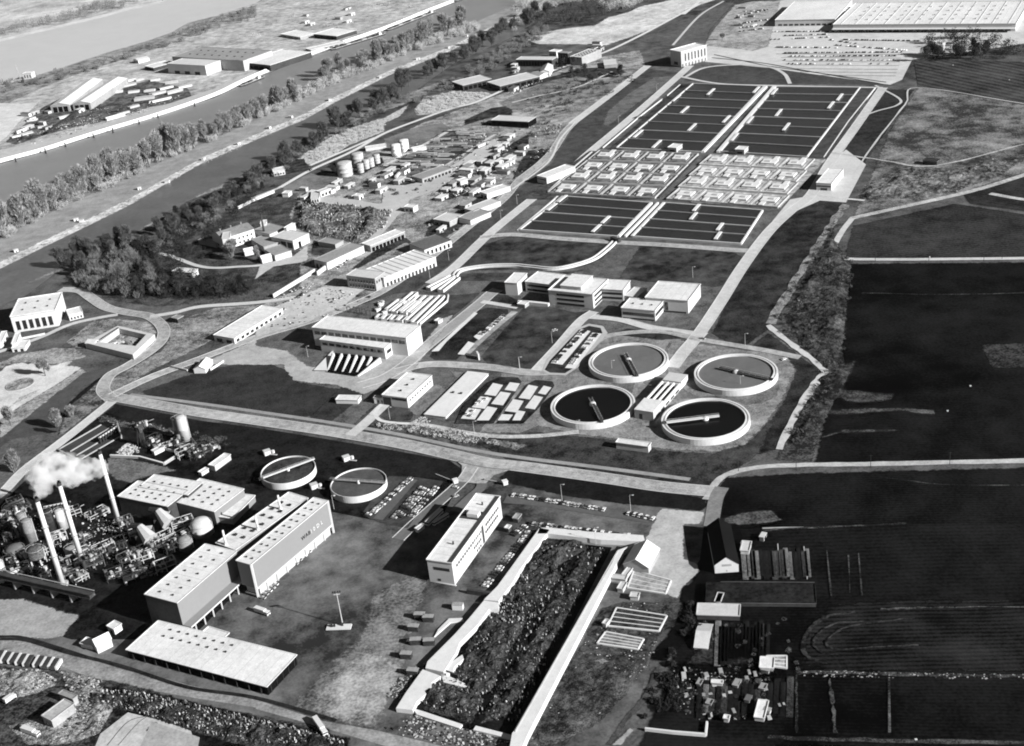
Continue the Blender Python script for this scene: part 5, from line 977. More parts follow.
dyke('N 665,338 680,310 720,270 770,268 775,278 725,285','bright ramp slab left of the wide dyke',1.2)
dyke('N 700,470 715,440 770,405 775,420 740,450 735,470 710,478','pale broken slab on the inner side of the wide dyke',2.6)
wallrun('edge_rail','thin dark rail along the long straight dyke','rail','O 395,45 15,720',.4,5.2,concd)
wallrun('pipeline','fat dark pipe crossing the top of the middle dyke','pipe','N 790,178 850,187 880,190 955,212',1.8,3.4,walld)
wallrun('pipeline','dark hose lying across the dyke break','pipe','3 300,505 380,530 470,560 560,590',1,2.8,walld)
# ---- nursery and allotments
gable('warehouse','pitched shed, left slope grey and right slope white, beside the dyke','shed','o 175,178 362,208 425,62',5,4.5,wall=concd,roof=roofw)
for s,lb in (('o 165,262 200,270 235,205','grey hut next below the pitched shed'),('o 80,285 190,300 200,275','low grey-roofed hut second below the pitched shed'),('o 130,365 170,372 178,320','bright narrow hut third below the pitched shed'),('o 225,425 285,430 295,400','small white crate-like hut above the frame beds'),('o 20,625 45,632 55,600','tiny pale hut at the left of the frame beds')): bld('hut',lb,'hut',s,2.6,wallm,roofl)
def frames(s,k,lb,floor):
    c=PW(s); t=thing('cold_frame',lb,'cold frame',cen(c)); b=MB()
    for i in range(4): a,z=c[i],c[(i+1)%4]; b.bar((a.x,a.y,0),(z.x,z.y,0),.8,1.2)
    link('frame',b,concr,t); f=quadmap([c[0],c[3],c[2],c[1]])
    for i in range(1,k): a,z=f(0,i/k),f(1,i/k); link('rail',MB().bar((a.x,a.y,0),(z.x,z.y,0),.5,1.1),concr,t)
    link('bed',MB().quad(*[V((x.x,x.y,.9)) for x in c]),floor,t)
frames('o 255,235 530,310 490,410 205,365',4,'slatted pale cold frame just below the pitched shed',mat('glass_frames',.28,.4,(.1,.4,2))); frames('o 125,515 500,575 440,690 60,650',4,'largest cold frame with dark beds',mat('frame_soil',.04,.7,(.1,.4,2))); frames('O 350,325 492,352 470,390 318,368',4,'smallest cold frame with many pale slats',mat('frame_soil2',.16,.5,(.1,.4,2)))
gable('house','white gabled farmhouse with steep front at the dark fields','house','2 362,398 300,110 178,380',6,5,axis=1,wall=white,roof=mat('slate_roof',.008,.3),win=[(3,1,1,2,.12,.4,.6,'window',black),WN(3,1,4.6,6,.5,.1,.9,'window',concd)])
bld('greenhouse','low dark glasshouse block in front of the farmhouse','greenhouse','2 120,690 940,698 935,555',2.6,walld,mat('dirty_glazing',.016,.6,(.1,.4,2),rough=.4))
r1=None
for i,y in enumerate((590,640,675)): wallrun('roof_rib','thin grey rib line on the dark glasshouse block','rib','2 230,%d 930,%d'%(y-25,y-20),.35,2.9,mat('dull_rib',.08),grp='ribs of the glasshouse block')
bld('shed','pale flat-roofed open shed beyond the glasshouse','shed','O 690,258 848,263 852,222',3,walld,roofl); bld('shed','pale square hut on the cropped strip above the farmhouse yard','hut','2 378,305 440,310 432,240',3,wallm,roofl)
gable('tent','pale pointed tarpaulin tent below the open shed','tent','O 680,378 730,382 700,290',1.5,3,axis=1,wall=concd,roof=roofl); bld('hut','small bright hut left of the glasshouse','hut','2 185,690 225,695 225,625',2.6,wallm,roofl)
wallrun('boundary_wall','low white boundary wall at the lower edge of the allotments','wall','O 497,690 600,702 723,712 728,665',1,2,white)
wallrun('field_wall','thin bright kerb wall along the field below the house','wall','2 850,280 875,520',.5,.9,wallm); wallrun('field_wall','bright kerb wall left of the other field kerb','wall','2 655,260 670,500',.5,.9,wallm); wallrun('field_wall','broken bright edge along the field top','wall','2 540,140 700,135 955,135',1,.6,concd)
bm_=[mat('bed_dark',.012,.5),mat('bed_mid',.05,.6,(.1,.4,2)),mat('bed_light',.13,.5,(.1,.4,2))]
GB='garden beds of the allotments'
for i in range(30):
    x=700+ (i%15)*24+U(-4,4); y0=500 if i<15 else 300; y1=640 if i<15 else 430
    if i>=15: x=770+(i-15)*13; y0,y1=290,440
    c=PW('O %f,%f %f,%f'%(x,y0+U(-10,20),x-4,y1+U(-20,10))); m_=bm_[[0,1,0,2,0][int(U(0,5))]]; t=thing('garden_bed','narrow %s garden bed running towards the fields'%('dark','mid-grey','pale')[bm_.index(m_)],'garden bed',c[0],GB+('' if i<15 else ' by the cropped strip')); t['label']+=(' in the lower allotments' if i<15 else ' beside the tarpaulin tent'); link('bed',MB().bar(c[0],c[1],3.2,.9),m_,t)
for s,l in (('O 905,640 940,645 945,580','pale glazed lean-to at the right of the lower allotments'),('O 925,455 975,458 980,420','pale gridded glass frame by the cropped strip'),('O 790,645 808,648 810,636','tiny white box in the allotments'),('O 745,512 785,515 785,505','thin white roof at the top of the lower allotments'),('O 760,205 775,208 775,175','small bright hut by the road under the farmhouse')): bld('hut',l,'hut',s,2.2,wallm,roofw)
frames('Q -5,415 70,415 70,460 -5,450',3,'square gridded pale glass frame at the field edge',mat('glass_frames',.28,.4))
# bottom-left yard
bld('warehouse','pale barn with bright long side in the lower left corner','barn','4 315,525 385,560 535,430',6,concd,mat('barn_roof',.4,.3),win=[WN(0,1,0,4,.5)]); bld('barn','dull back part of the pale barn','barn','4 440,360 545,400 560,370',5,concd,roofm)
def lorry(s,label,L=9,w=2.6,ang=None,grp=None,boxm=white):
    A_,B_=PW(s); e=(B_-A_); L=e.length; e.normalize(); n=V((-e.y,e.x,0)); z=gz(A_.x,A_.y); t=thing('lorry',label,'lorry',V(((A_.x+B_.x)/2,(A_.y+B_.y)/2,0)),grp)
    def q_(u0,u1,k=1): return [A_+e*L*u0-n*w/2*k,A_+e*L*u1-n*w/2*k,A_+e*L*u1+n*w/2*k,A_+e*L*u0+n*w/2*k]
    link('cargo_box',MB().prism(q_(0,.74),z+1,z+3.4,bot=True),boxm,t); cb=link('cab',MB().prism(q_(.78,1),z+.5,z+2.7,bot=True),concr,t); sub('windscreen',MB().prism(q_(.9,1.005,.94),z+1.6,z+2.4),glass,cb,t); link('chassis',MB().prism(q_(0,1,.5),z+.5,z+1),metd,t)
    for u in (.15,.3,.85):
        for k in (-1,1): x=A_+e*L*u+n*w*.45*k; link('wheel',MB().tube(x-n*.15+V((0,0,z+.5)),x+n*.15+V((0,0,z+.5)),.5,.5,10),black,t)
lorry('4 40,440 118,385','white lorry parked alone at the left edge of the scrap yard'); lorry('4 175,640 295,680','white lorry turned sideways at the lower left corner'); lorry('N 222,655 262,712','pale lorry parked at the edge of the sandy road'); lorry('N 0,245 50,262','pale lorry at the ramp of the grey factory hall')
for i in range(16):
    x=10+i*28+(20 if i>8 else 0); y0=65+i*4; a,c=PW('4 %f,%f %f,%f'%(x-25,y0+68+U(-4,4),x+15,y0+U(-4,4))); e=(c-a); t=thing('trailer','narrow %s trailer in the slanting row beside the sandy road'%('pale' if i%2 else 'dark'),'trailer',(a+c)/2,'trailers in the slanting row'); link('body',MB().bar(a+V((0,0,.9)),c+V((0,0,.9)),[2.6,1.3][i%2],2.3),[walld,concr][i%2],t); link('wheels',MB().bar(a+V((0,0,.1)),a.lerp(c,.3)+V((0,0,.1)),2.2,.8),black,t)
lorry('g 762,550 835,510','long white lorry trailer parked in the town lot',boxm=white)
for s in ('c 300,600 362,548','c 372,548 440,500','c 90,590 150,520','c 135,600 235,615','c 700,368 780,330','c 510,625 620,600','c 560,590 655,610','f 655,375 720,335'): lorry(s,'white lorry trailer standing around the timber yard',grp='lorries around the timber yard')
# ---------------------------------------------------------------- cars
def car_mesh(name,paint,van=False):
    b=MB(); L,w=4.5,1.85
    def loft(prof,m):
        k=len(b.v)
        for x,z0,z1,ww in prof: b.v+=[V((x,-ww/2,z0)),V((x,ww/2,z0)),V((x,ww/2,z1)),V((x,-ww/2,z1))]
        n=len(prof)
        for i in range(n-1):
            o=k+i*4
            for j in range(4): b.f.append((o+j,o+(j+1)%4,o+4+(j+1)%4,o+4+j)); b.m.append(m)
        b.f.append((k,k+3,k+2,k+1)); b.m.append(m); o=k+4*(n-1); b.f.append((o,o+1,o+2,o+3)); b.m.append(m)
    H=1.95 if van else 1.42
    loft([(-L/2,.45,.8,w*.9),(-L/2+.15,.3,.9,w),(-.9,.3,.93,w),(.9,.3,.93,w),(L/2-.2,.3,.8,w*.95),(L/2,.42,.65,w*.8)],0)
    loft([(-1.95 if not van else -2.1,.9,.93,w*.9),(-1.3 if not van else -2.0,.9,H-.06,w*.8),(.35 if not van else 1.0,.9,H-.06,w*.8),(1.15 if not van else 1.6,.9,.93,w*.86)],1)
    loft([(-1.25,H-.07,H-.02,w*.76),(-1.1,H-.07,H+.02,w*.78),(.25 if not van else .9,H-.07,H+.02,w*.78),(.35 if not van else 1.0,H-.07,H-.02,w*.76)],0)
    for x in (-1.3,1.3):
        for y in (-w/2,w/2): b.tube((x,y-.1,.32),(x,y+.1,.32),.33,.33,10,m=2)
    me=bpy.data.meshes.new(name); me.from_pydata(b.v,[],b.f)
    for mm in (paint,glass,black): me.materials.append(mm)
    me.polygons.foreach_set('material_index',b.m); me.update(); return me
CM={}
for k,v_ in (('white',.75),('pale grey',.42),('dark',.025),('mid-grey',.14),('black',.008)): CM[k]=car_mesh('car',mat('car_paint_'+k,v_,.05,rough=.3,spec=.5))
NC=[0]
def car(x,y,rz,place,grp,cols=None):
    k=random.choice(cols or ['white','white','white','pale grey','pale grey','mid-grey','dark','dark']); o=bpy.data.objects.new('car',CM[k]); C.objects.link(o); o.location=(x,y,gz(x,y)); o.rotation_euler=(0,0,rz)
    o['label']='%s car %s'%(k,place); o['category']='car'; o['group']=grp; NC[0]+=1
def carrow(s,n,occ,place,perp=True,cols=None,jit=.35):
    A_,B_=PW(s); e=B_-A_; a=math.atan2(e.y,e.x)+(pi/2 if perp else 0)
    for i in range(n):
        if rnd()>occ: continue
        p=A_.lerp(B_,(i+.5)/n); p+=V((U(-jit,jit),U(-jit,jit),0)); car(p.x,p.y,a+U(-.05,.05)+(pi if rnd()<.3 else 0),place,'cars '+place,cols)
P_='parked in the lot beside the round settling tanks'
carrow('5 300,345 610,65',26,.95,P_); carrow('5 470,372 690,140',17,.97,P_); carrow('5 505,378 725,150',17,.95,P_); carrow('5 600,362 800,135',17,.95,P_)
carrow('5 240,325 300,340',4,.7,P_,False)
carrow('v 465,672 745,325',22,.97,'parked along the bright dyke beside the office block')
carrow('K 0,582 350,638',27,1.0,'parked in the long row under the lamp posts',cols=['white','pale grey','white','dark','mid-grey']); carrow('K 430,650 530,672',9,.95,'parked in the long row under the lamp posts')
carrow('K 62,688 440,735',28,.95,'parked along the far edge of the pit'); carrow('K 0,735 60,690',7,.7,'parked along the far edge of the pit')
P_='parked on the looped car park near the rear grey clarifier'
carrow('8 812,396 912,292',17,.85,P_,cols=['white','dark','dark','mid-grey']); carrow('8 860,408 948,304',17,.8,P_,cols=['white','dark','dark','mid-grey'])
carrow('l 600,345 800,185',16,.6,'parked beside the pale strip in front of the admin lawn')
for s in ('8 535,560','8 548,565','8 565,528','8 580,520','8 596,512','8 556,550'): p=P1(s); car(p.x,p.y,U(1,1.2),'parked on the pale bays by the covered tank','cars parked on the pale bays by the covered tank')
carrow('f 690,668 915,500',16,.8,'parked along the ribbed warehouse',cols=['dark','black','white','dark']); carrow('f 245,605 430,470',14,.8,'parked along the bright wall of the grey-roofed hall',cols=['dark','mid-grey','white'])
P_='parked in the town lots between the road and the timber yard'
for s in ('c 500,520 570,500','c 470,540 530,530','c 700,560 850,510','c 690,590 830,540','c 620,640 700,590','c 600,680 680,620','c 520,720 620,680','g 580,610 740,590','i 380,110 470,70','i 240,220 280,260','i 400,140 430,130','c 850,400 940,370','F 640,170 700,160','F 690,195 760,185'): carrow(s,5,.85,P_)
P_='parked on the pale yard below the brick office'
for s in ('F 95,430 180,400','F 160,440 210,385','F 265,452 390,432','F 50,495 130,480','F 500,215 515,200'): carrow(s,6,.6,P_)
for s in ('b 0,700 10,690','b 20,500 10,520','b 540,440 610,405'): carrow(s,5,.7,'parked by the gardens near the flat-roofed works')
carrow('x 460,400 530,330',4,.6,'parked outside the courtyard building'); carrow('p 10,300 60,100',4,.5,'parked among the process vessels')
for s in ('u 610,560 700,470','u 720,440 840,330','u 840,320 900,265'): carrow(s,6,.8,'standing under the edge of the tall grey hall',cols=['white','white','pale grey'])
for s in ('v 275,105','J 745,510','J 745,480','L 60,0','G 712,595','q 100,5','F 420,440'): p=P1(s); car(p.x,p.y,U(0,3),'driving on the plant roads','cars driving on the plant roads')
carrow('N 520,430 600,330',5,.6,'parked in the dark corner by the broken dyke'); 
mall=[('D 20,198 260,188',22,.8),('D 200,187 330,175',14,.8),('D 260,210 530,200',26,.85),('D 340,185 500,178',16,.8),('D 420,150 580,140',18,.8),('D 330,150 400,145',8,.8),('D 10,108 120,112',12,.7),('D 390,228 520,220',12,.7)]
for s,n,o_ in mall:
    if NC[0]<297: carrow(s,n,o_,'parked in front of the huge market hall')
# ---------------------------------------------------------------- street lamps and poles
def lamp(s,h=10,lb='slim lamp post with single arm standing on the plant grounds',grp='lamp posts of the plant'):
    p=P1(s); p.z=gz(p.x,p.y); t=thing('street_lamp',lb,'lamp post',p,grp); t['_o']=(p.x,p.y,0); link('pole',MB().tube((p.x,p.y,-.3),(p.x,p.y,h),.16,.1,6).tube((p.x,p.y,h),(p.x+1.6,p.y-.6,h+.2),.09,.08,6),metal,t); link('lamp_head',MB().box((p.x+1.9,p.y-.7,h+.05),(1.1,.5,.25)),white,t)
for s in ('l 893,590','n 465,620','G 30,705','G 675,365','m 150,370','i 158,600','i 278,480','j 140,480','j 425,240','q 490,290','r 615,330','F 720,300','F 650,370','K 245,350','m 780,480','w 60,420','G 870,620','s 575,475','5 30,290','K 650,60'): lamp(s)
for s in ('0 562.4,503','0 631,514'): lamp(s,13,'tall lamp post above the long row of parked cars','tall lamps above the long car row')
lamp('0 596,545',12,'tall lamp post at the far edge of the pit',None)
for s in ('H 400,303','H 600,303','H 805,303','L 105,408','L 383,400','L 678,390','K 845,492','0 1002,259.5'):
    p=P1(s); t=thing('power_pole','wooden power pole beside the straight field roads','pole',p,'power poles along the field roads'); link('pole',MB().tube((p.x,p.y,-.3),(p.x,p.y,9),.2,.14,6),metd,t); link('crossarm',MB().box((p.x,p.y,8.3),(2.2,.18,.18)),metd,t)
for s in ('D 690,245','D 900,300','L 670,193','L 755,100','Q 552,727','H 603,290'):
    p=P1(s); t=thing('field_marker','small pale marker box standing alone in the dark fields','box',p,'marker boxes in the fields'); link('box',MB().box((p.x,p.y,-.1),(.9,.9,1.0)),wallm,t); link('lid',MB().box((p.x,p.y,.9),(1.1,1.1,.12)),concr,t)
# ---------------------------------------------------------------- trees
def foliage(n,H,Rc,size,zb,seed,tall=1.0,k=7,up=False):
    rr=random.Random(seed); b=MB(); cl=[]
    for i in range(k):
        a=rr.uniform(0,6.28); r=Rc*rr.uniform(.1,.62); cl.append((cos(a)*r,sin(a)*r,zb+(H-zb)*rr.uniform(.2,.8),Rc*rr.uniform(.35,.6)))
    cl.append((0,0,zb+(H-zb)*.75,Rc*.5))
    for i in range(n):
        c=cl[rr.randrange(len(cl))]
        while 1:
            x,y,z=rr.uniform(-1,1),rr.uniform(-1,1),rr.uniform(-1,1); q=x*x+y*y+z*z
            if .15<q<1: break
        px,py,pz=c[0]+x*c[3],c[1]+y*c[3],c[2]+z*c[3]*1.25*tall
        d=V((rr.uniform(-1,1),rr.uniform(-1,1),rr.uniform(-.4,1.4))).normalized(); s=d.orthogonal().normalized(); s.rotate(Matrix.Rotation(rr.uniform(0,6.28),3,d)); L=size*rr.uniform(.6,1.5); w=size*rr.uniform(.25,.6)
        if up:
            d=V((x*.8+rr.uniform(-.35,.35),y*.8+rr.uniform(-.35,.35),.9)).normalized(); s=d.orthogonal().normalized(); s.rotate(Matrix.Rotation(rr.uniform(0,6.28),3,d)); L=rr.uniform(1.6,3.4); w=rr.uniform(.16,.34)
        p=V((px,py,max(pz,.3))); b.quad(p-d*L/2-s*w/2,p-d*L/2+s*w/2,p+d*L/2+s*w*.3,p+d*L/2-s*w*.3)
    return b,cl
def me_of(name,b,m):
    me=bpy.data.meshes.new(name); me.from_pydata(b.v,[],b.f); me.materials.append(m); me.update(); return me
lf_bare=[mat('bare_twigs_a',.28,.5,(.1,.4,1.5)),mat('bare_twigs_b',.11,.5,(.1,.4,1.5))]; lf_dark=[mat('dark_foliage_a',.05,.5,(.1,.4,1.5)),mat('dark_foliage_b',.022,.5,(.1,.4,1.5))]; lf_pale=mat('pale_twigs',.36,.3,(.1,.4,1.5)); bark=mat('bark',.08,.4,(.2,1,3))
def proto(kind,seed,H,Rc,n,size,m):
    b,cl=foliage(n,H,Rc,size,H*.15,seed,up=kind in 'bc'); crown=me_of('crown',b,m); t=MB().tube((0,0,-.6),(0,0,H*.55),H*.022,H*.012,7); 
    for c in cl[:6]: t.tube((0,0,H*.28),(c[0]*.9,c[1]*.9,c[2]),H*.011,H*.003,5)
    return crown,me_of('trunk',t,bark)
PB=[proto('b',i,17+i%3*2,6.2,2600,.9,lf_bare[0]) for i in range(6)]; PC=[proto('c',60+i,16+i%3*2,6.4,2400,.9,lf_bare[1]) for i in range(5)]; PD=[proto('d',20+i,12+i%3,5.4,1300,.85,lf_dark[i%2]) for i in range(5)]; PP=[proto('p',40+i,8,3.6,260,.8,lf_pale) for i in range(3)]
def tree(x,y,P,s,label,grp,name='tree'):
    cr,tr=random.choice(P); t=bpy.data.objects.new(name,None); C.objects.link(t); t.location=(x,y,gz(x,y)); t.rotation_euler=(0,0,U(0,6.28)); s*=U(.75,1.2); t.scale=(s*U(.9,1.15),s,s*U(.85,1.15))
    t['label']=label; t['category']='tree'; t['group']=grp
    for nm,me in (('crown',cr),('trunk',tr)): o=bpy.data.objects.new(nm,me); C.objects.link(o); o.parent=t
def band(s,n,w,P,sc_,label,grp,name='tree'):
    pts=PW(s); L=[(pts[i+1]-pts[i]).length for i in range(len(pts)-1)]; tot=sum(L)
    for i in range(n):
        d=(i+rnd())/n*tot; k=0
        while k<len(L)-1 and d>L[k]: d-=L[k]; k+=1
        p=pts[k].lerp(pts[k+1],d/L[k]); tree(p.x+U(-w,w),p.y+U(-w,w),P,sc_,label,grp,name)
band('0 -10,240 46,212 129,174 200,143',62,10,PB,1.6,'bare grey tree in the belt along the harbour side of the island, lower part','belt trees on the lower island','bare_tree')
band('0 200,143 256,118 300,98',22,9,PB,1.4,'bare grey tree in the island belt between the dock sheds and the barges','belt trees on the middle island','bare_tree')
band('0 330,79 375,64 417,46 470,24',34,10,PB,1.5,'bare grey tree in the belt on the upper island opposite the barges','belt trees on the upper island','bare_tree')
band('0 150,246 175,232 205,214 258,180 320,141 370,109 400,97',34,13,PC,1.15,'bare tree leaning over the narrow channel, town side','channel trees on the town side','bare_tree')
band('0 400,95 430,75 470,55 512,30 545,14',26,14,PC,1.35,'large bare tree on the upper channel bank above the clearing sheds','channel trees above the clearing','bare_tree')
band('E 275,360 300,310 350,260 480,215 560,270 640,420 500,440 350,400',30,14,PD,1.0,'dark bushy tree in the grove between channel and lane','grove trees by the lane','dark_tree')
band('E 280,330 320,290 400,260 470,240',12,14,PC,1.0,'bare grey tree mixed into the dark grove near the channel','bare trees of the grove','bare_tree')
band('E 480,390 620,430 800,430 955,410',22,7,PD,.95,'dark tree in the row right above the lane','row trees above the lane','dark_tree'); band('E 600,160 760,110 880,60 955,40',20,12,PD,.85,'dark tree in the grove behind the old villa','trees behind the old villa','dark_tree')
band('C 160,230 260,280 330,300 430,270',12,12,PD,.9,'dark garden tree below the ridged pale hall','garden trees below the ridged hall','dark_tree')
band('D 545,225 640,205 720,215 820,205',16,14,PD,1.2,'dark tree in the clump in front of the market hall','market clump','dark_tree')
band('E 820,290 850,300 870,270',3,4,PB,.9,'pale bare tree on the path by the villa','pale trees by the villa path','bare_tree')
for s in ('6 435,660','6 80,640','6 340,270','6 540,580','e 390,600','e 585,600','C 785,150','I 60,420'): p=P1(s); tree(p.x,p.y,PB,.8,'lone bare tree standing beside a path or verge','lone bare trees','bare_tree')
# woods too dense to count
def wood(name,label,s,n,P,Rc,H,m,size=1.3,per=90):
    poly=PW(s); x0=min(p.x for p in poly); x1=max(p.x for p in poly); y0=min(p.y for p in poly); y1=max(p.y for p in poly); b=MB(); k=0; tries=0
    while k<n and tries<n*40:
        tries+=1; x,y=U(x0,x1),U(y0,y1)
        if not inside(x,y,poly): continue
        k+=1; h=H*U(.6,1.2); r=Rc*U(.7,1.3); z0=gz(x,y)
        for i in range(per):
            while 1:
                a,c,e=U(-1,1),U(-1,1),U(-1,1)
                if .2<a*a+c*c+e*e<1: break
            p=V((x+a*r,y+c*r,z0+h*.55+e*h*.48)); d=V((U(-1,1),U(-1,1),U(-.3,1.5))).normalized(); sd=d.orthogonal().normalized(); L,w=size*U(.6,1.5),size*U(.3,.7)
            if m in lf_bare: d=V((a*.6+U(-.3,.3),c*.6+U(-.3,.3),.9)).normalized(); sd=d.orthogonal().normalized(); L,w=U(1.6,3.2),U(.2,.4)
            b.quad(p-d*L/2-sd*w/2,p-d*L/2+sd*w/2,p+d*L/2+sd*w*.3,p+d*L/2-sd*w*.3)
    o=link(name,b,m); o['kind']='stuff'; o['label']=label; o['category']='woodland'; return o
wood('woodland','grey woodland along the far river bank','0 -20,30 A 0,120 250,60 380,10 560,0 600,-10 480,30 400,45 250,82 100,110 0,140 0 -20,42',150,0,6,16,lf_bare[1],1.8,60)
wood('woodland','low grey scrub along the near river bank','A 0,300 100,290 250,262 420,215 560,170 700,110 800,70 955,25 955,70 800,110 640,175 450,235 300,280 120,330 0,350',190,0,4,7,lf_bare[1],1.2,60)
wood('woodland','dark grove above the works hall in the upper middle','b 160,170 260,130 400,90 520,50 640,40 760,50 700,110 560,165 400,185 260,215 170,220',70,0,6,17,lf_dark[0],1.5,90)
wood('woodland','bare grove continuing to the top edge','b 0,20 300,0 640,-10 960,-10 960,40 840,80 700,90 640,20 300,60 100,110 0,90 0,250 60,240 120,100',110,0,6,15,lf_bare[0],1.5,80)
wood('undergrowth','dark undergrowth filling the grove above the lane','E 260,360 290,310 330,290 480,230 600,240 760,130 955,50 955,90 760,250 700,240 800,290 640,330 955,400 955,440 620,450 440,440 350,420 290,390',300,0,4.5,8,lf_dark[1],1.0,80)
wood('undergrowth','grey bare thicket in the grove above the lane','E 265,350 290,310 340,280 420,240 560,240 560,290 450,330 560,330 640,430 520,450 380,430 300,400',110,0,4,11,lf_bare[1],1.0,110)
wood('undergrowth','dark bushes along the town railway gardens','C 130,330 260,270 440,280 500,300 380,350 200,400 130,440 90,400',70,0,3.5,4,lf_dark[0],1.1,60)
wood('undergrowth','dark trees behind the huge market hall parking','D 545,225 600,150 680,140 830,140 955,160 955,215 820,225 640,235',70,0,6,13,lf_dark[1],1.5,90)
wood('undergrowth','dark brush on the dirt bank by the black field','H 0,500 130,330 250,150 290,290 320,310 280,640 300,740 L 260,100 200,260 60,330 150,150 190,60 H 200,680 60,580',240,0,2.6,2.6,mat('brush_twigs',.06,.8,(.1,.4,1.5)),.9,45)
wood('reeds','pale reeds standing beside the pale wall','d 360,420 440,355 640,240 955,140 955,230 700,330 600,395 480,455',260,0,3,2.2,lf_pale,.9,40)
wood('reeds','second pale reed patch above the timber yard','g 110,150 180,65 400,15 650,25 680,40 560,90 380,145 250,178 135,185',240,0,3,2.2,lf_pale,.9,40)
wood('undergrowth','low scrub on the bank above the main road','m 60,410 300,415 600,450 955,530 955,560 700,540 400,480 60,440',90,0,2,1.8,lf_pale,.7,35)
wood('undergrowth','dark scrub between the works fence and the main road','1 10,130 260,190 400,180 560,240 720,260 955,300 955,340 700,300 400,250 200,200 0,170',80,0,2.4,2,mat('brush_twigs',.06,.8),.8,35)
wood('undergrowth','dark shrubs around the frame beds and hedgerow','o 680,470 760,480 740,746 560,746 600,700 O 560,460 500,640 430,700 560,560 O 600,440 640,620 520,640',60,0,2.2,2.6,lf_dark[1],1.0,50)
wood('undergrowth','mixed allotment shrubs','O 690,240 860,260 880,440 955,300 Q 100,260 130,470 O 955,480 955,650 700,650 590,600 640,470 690,440',70,0,1.4,1.4,mat('brush_twigs',.06,.8),.6,30)
# ---------------------------------------------------------------- rubble and scrap
def rubble(name,label,s,n,smin,smax,ms,wts,hmul=.7,mound=0):
    poly=PW(s); x0=min(p.x for p in poly); x1=max(p.x for p in poly); y0=min(p.y for p in poly); y1=max(p.y for p in poly); b=MB(); k=0
    cum=random.choices(range(len(ms)),wts,k=n)
    cl=[(U(x0,x1),U(y0,y1)) for _ in range(max(6,n//60))]; smax*=.62
    tries=0
    while k<n and tries<n*60:
        tries+=1
        if rnd()<.6: c=cl[int(rnd()*len(cl))]; x,y=random.gauss(c[0],9),random.gauss(c[1],9)
        else: x,y=U(x0,x1),U(y0,y1)
        if not inside(x,y,poly): continue
        s_=smin*(smax/smin)**(rnd()**1.8); a=U(0,6.28); z=gz(x,y)+U(0,mound); q=[(x+cos(a+i*pi/2+U(-.3,.3))*s_*U(.4,.8),y+sin(a+i*pi/2+U(-.3,.3))*s_*U(.3,.7)) for i in range(4)]
        b.prism(q,z-.2-mound,z+s_*hmul*U(.3,1),cum[k]); k+=1
    o=link(name,b,ms); o['kind']='stuff'; o['label']=label; o['category']='rubble'; return o
RM=[walld,metd,concd,white,wallm]
from mathutils import noise as NZ
def relief(name,label,s,m,h,sc1,cs=1.7,edge=6,cat='rubble',seed=0):
    pts=PW(s); x0=min(p.x for p in pts); x1=max(p.x for p in pts); y0=min(p.y for p in pts); y1=max(p.y for p in pts); nx=int((x1-x0)/cs)+2; ny=int((y1-y0)/cs)+2; n=len(pts); b=MB(); idx={}
    E_=[(pts[i].x,pts[i].y,pts[(i+1)%n].x,pts[(i+1)%n].y) for i in range(n)]
    def dist(x,y):
        best=1e18; ins=False
        for ax,ay,bx,by in E_:
            dx,dy=bx-ax,by-ay; t=((x-ax)*dx+(y-ay)*dy)/(dx*dx+dy*dy+1e-9); t=0 if t<0 else 1 if t>1 else t; best=min(best,(x-ax-dx*t)**2+(y-ay-dy*t)**2)
            if (ay>y)!=(by>y) and x<dx*(y-ay)/(dy or 1e-9)+ax: ins=not ins
        return math.sqrt(best)*(1 if ins else -1)
    Dv={}
    for j in range(ny):
        for i in range(nx): Dv[i,j]=dist(x0+i*cs,y0+j*cs)
    g0=gz(cen(pts).x,cen(pts).y)
    def vid(i,j):
        if (i,j) not in idx:
            x,y=x0+i*cs,y0+j*cs; k=max(0,min(1,Dv[i,j]/edge)); v_=NZ.fractal(V((x*sc1,y*sc1,seed)),1.0,2.1,5)+.35; w_=abs(NZ.noise(V((x*.9,y*.9,seed+3))))*1.1
            idx[i,j]=len(b.v); b.v.append(V((x+U(-.3,.3)*cs,y+U(-.3,.3)*cs,g0+k*(max(0,v_)*h+w_*h*.35)-(.25 if Dv[i,j]<=0 else 0))))
        return idx[i,j]
    for j in range(ny-1):
        for i in range(nx-1):
            if max(Dv[i,j],Dv[i+1,j],Dv[i+1,j+1],Dv[i,j+1])>0: b.f.append((vid(i,j),vid(i+1,j),vid(i+1,j+1),vid(i,j+1))); b.m.append(0)
    o=link(name,b,m); o['kind']='stuff'; o['label']=label; o['category']=cat; return o
heap=mat('heap_debris',.035,1.3,(.05,.35,1.6),wts=(.7,1,1.5)); heap2=mat('heap_pale',.17,1.1,(.05,.35,1.6),wts=(.7,1,1.4)); dumpm=mat('dump_debris',.09,1.4,(.04,.3,1.4),wts=(.8,1,1.4))
for lb,ss in (('dark overgrown heap at the far end of the dyked pit','9 430,185 545,190 560,215 500,250 410,310 375,300 400,240'),('dark overgrown heap left of the black track in the pit','9 345,320 400,300 470,250 490,290 440,350 390,385 345,360'),('largest dark heap in the lower half of the pit','9 285,395 395,385 390,430 350,490 300,600 235,620 200,560 240,470'),('long dark heap along the inner side of the straight dyke','9 545,225 605,210 560,300 480,450 350,660 270,690 290,640 400,470 440,380 500,290'),('dark heap in the broken lower corner of the pit','9 100,600 160,565 280,620 250,690 120,650')): relief('scrap_heap',lb,ss,heap,3.0,.11,1.4,4,seed=len(lb))
relief('scrap_heap','dark heap ridge along the sandy road at the bottom','4 600,300 900,265 M 340,540 620,580 955,660 N 300,715 340,760 M 955,760 740,700 500,620 330,590',heap,3.4,.1,1.4,4,seed=5)
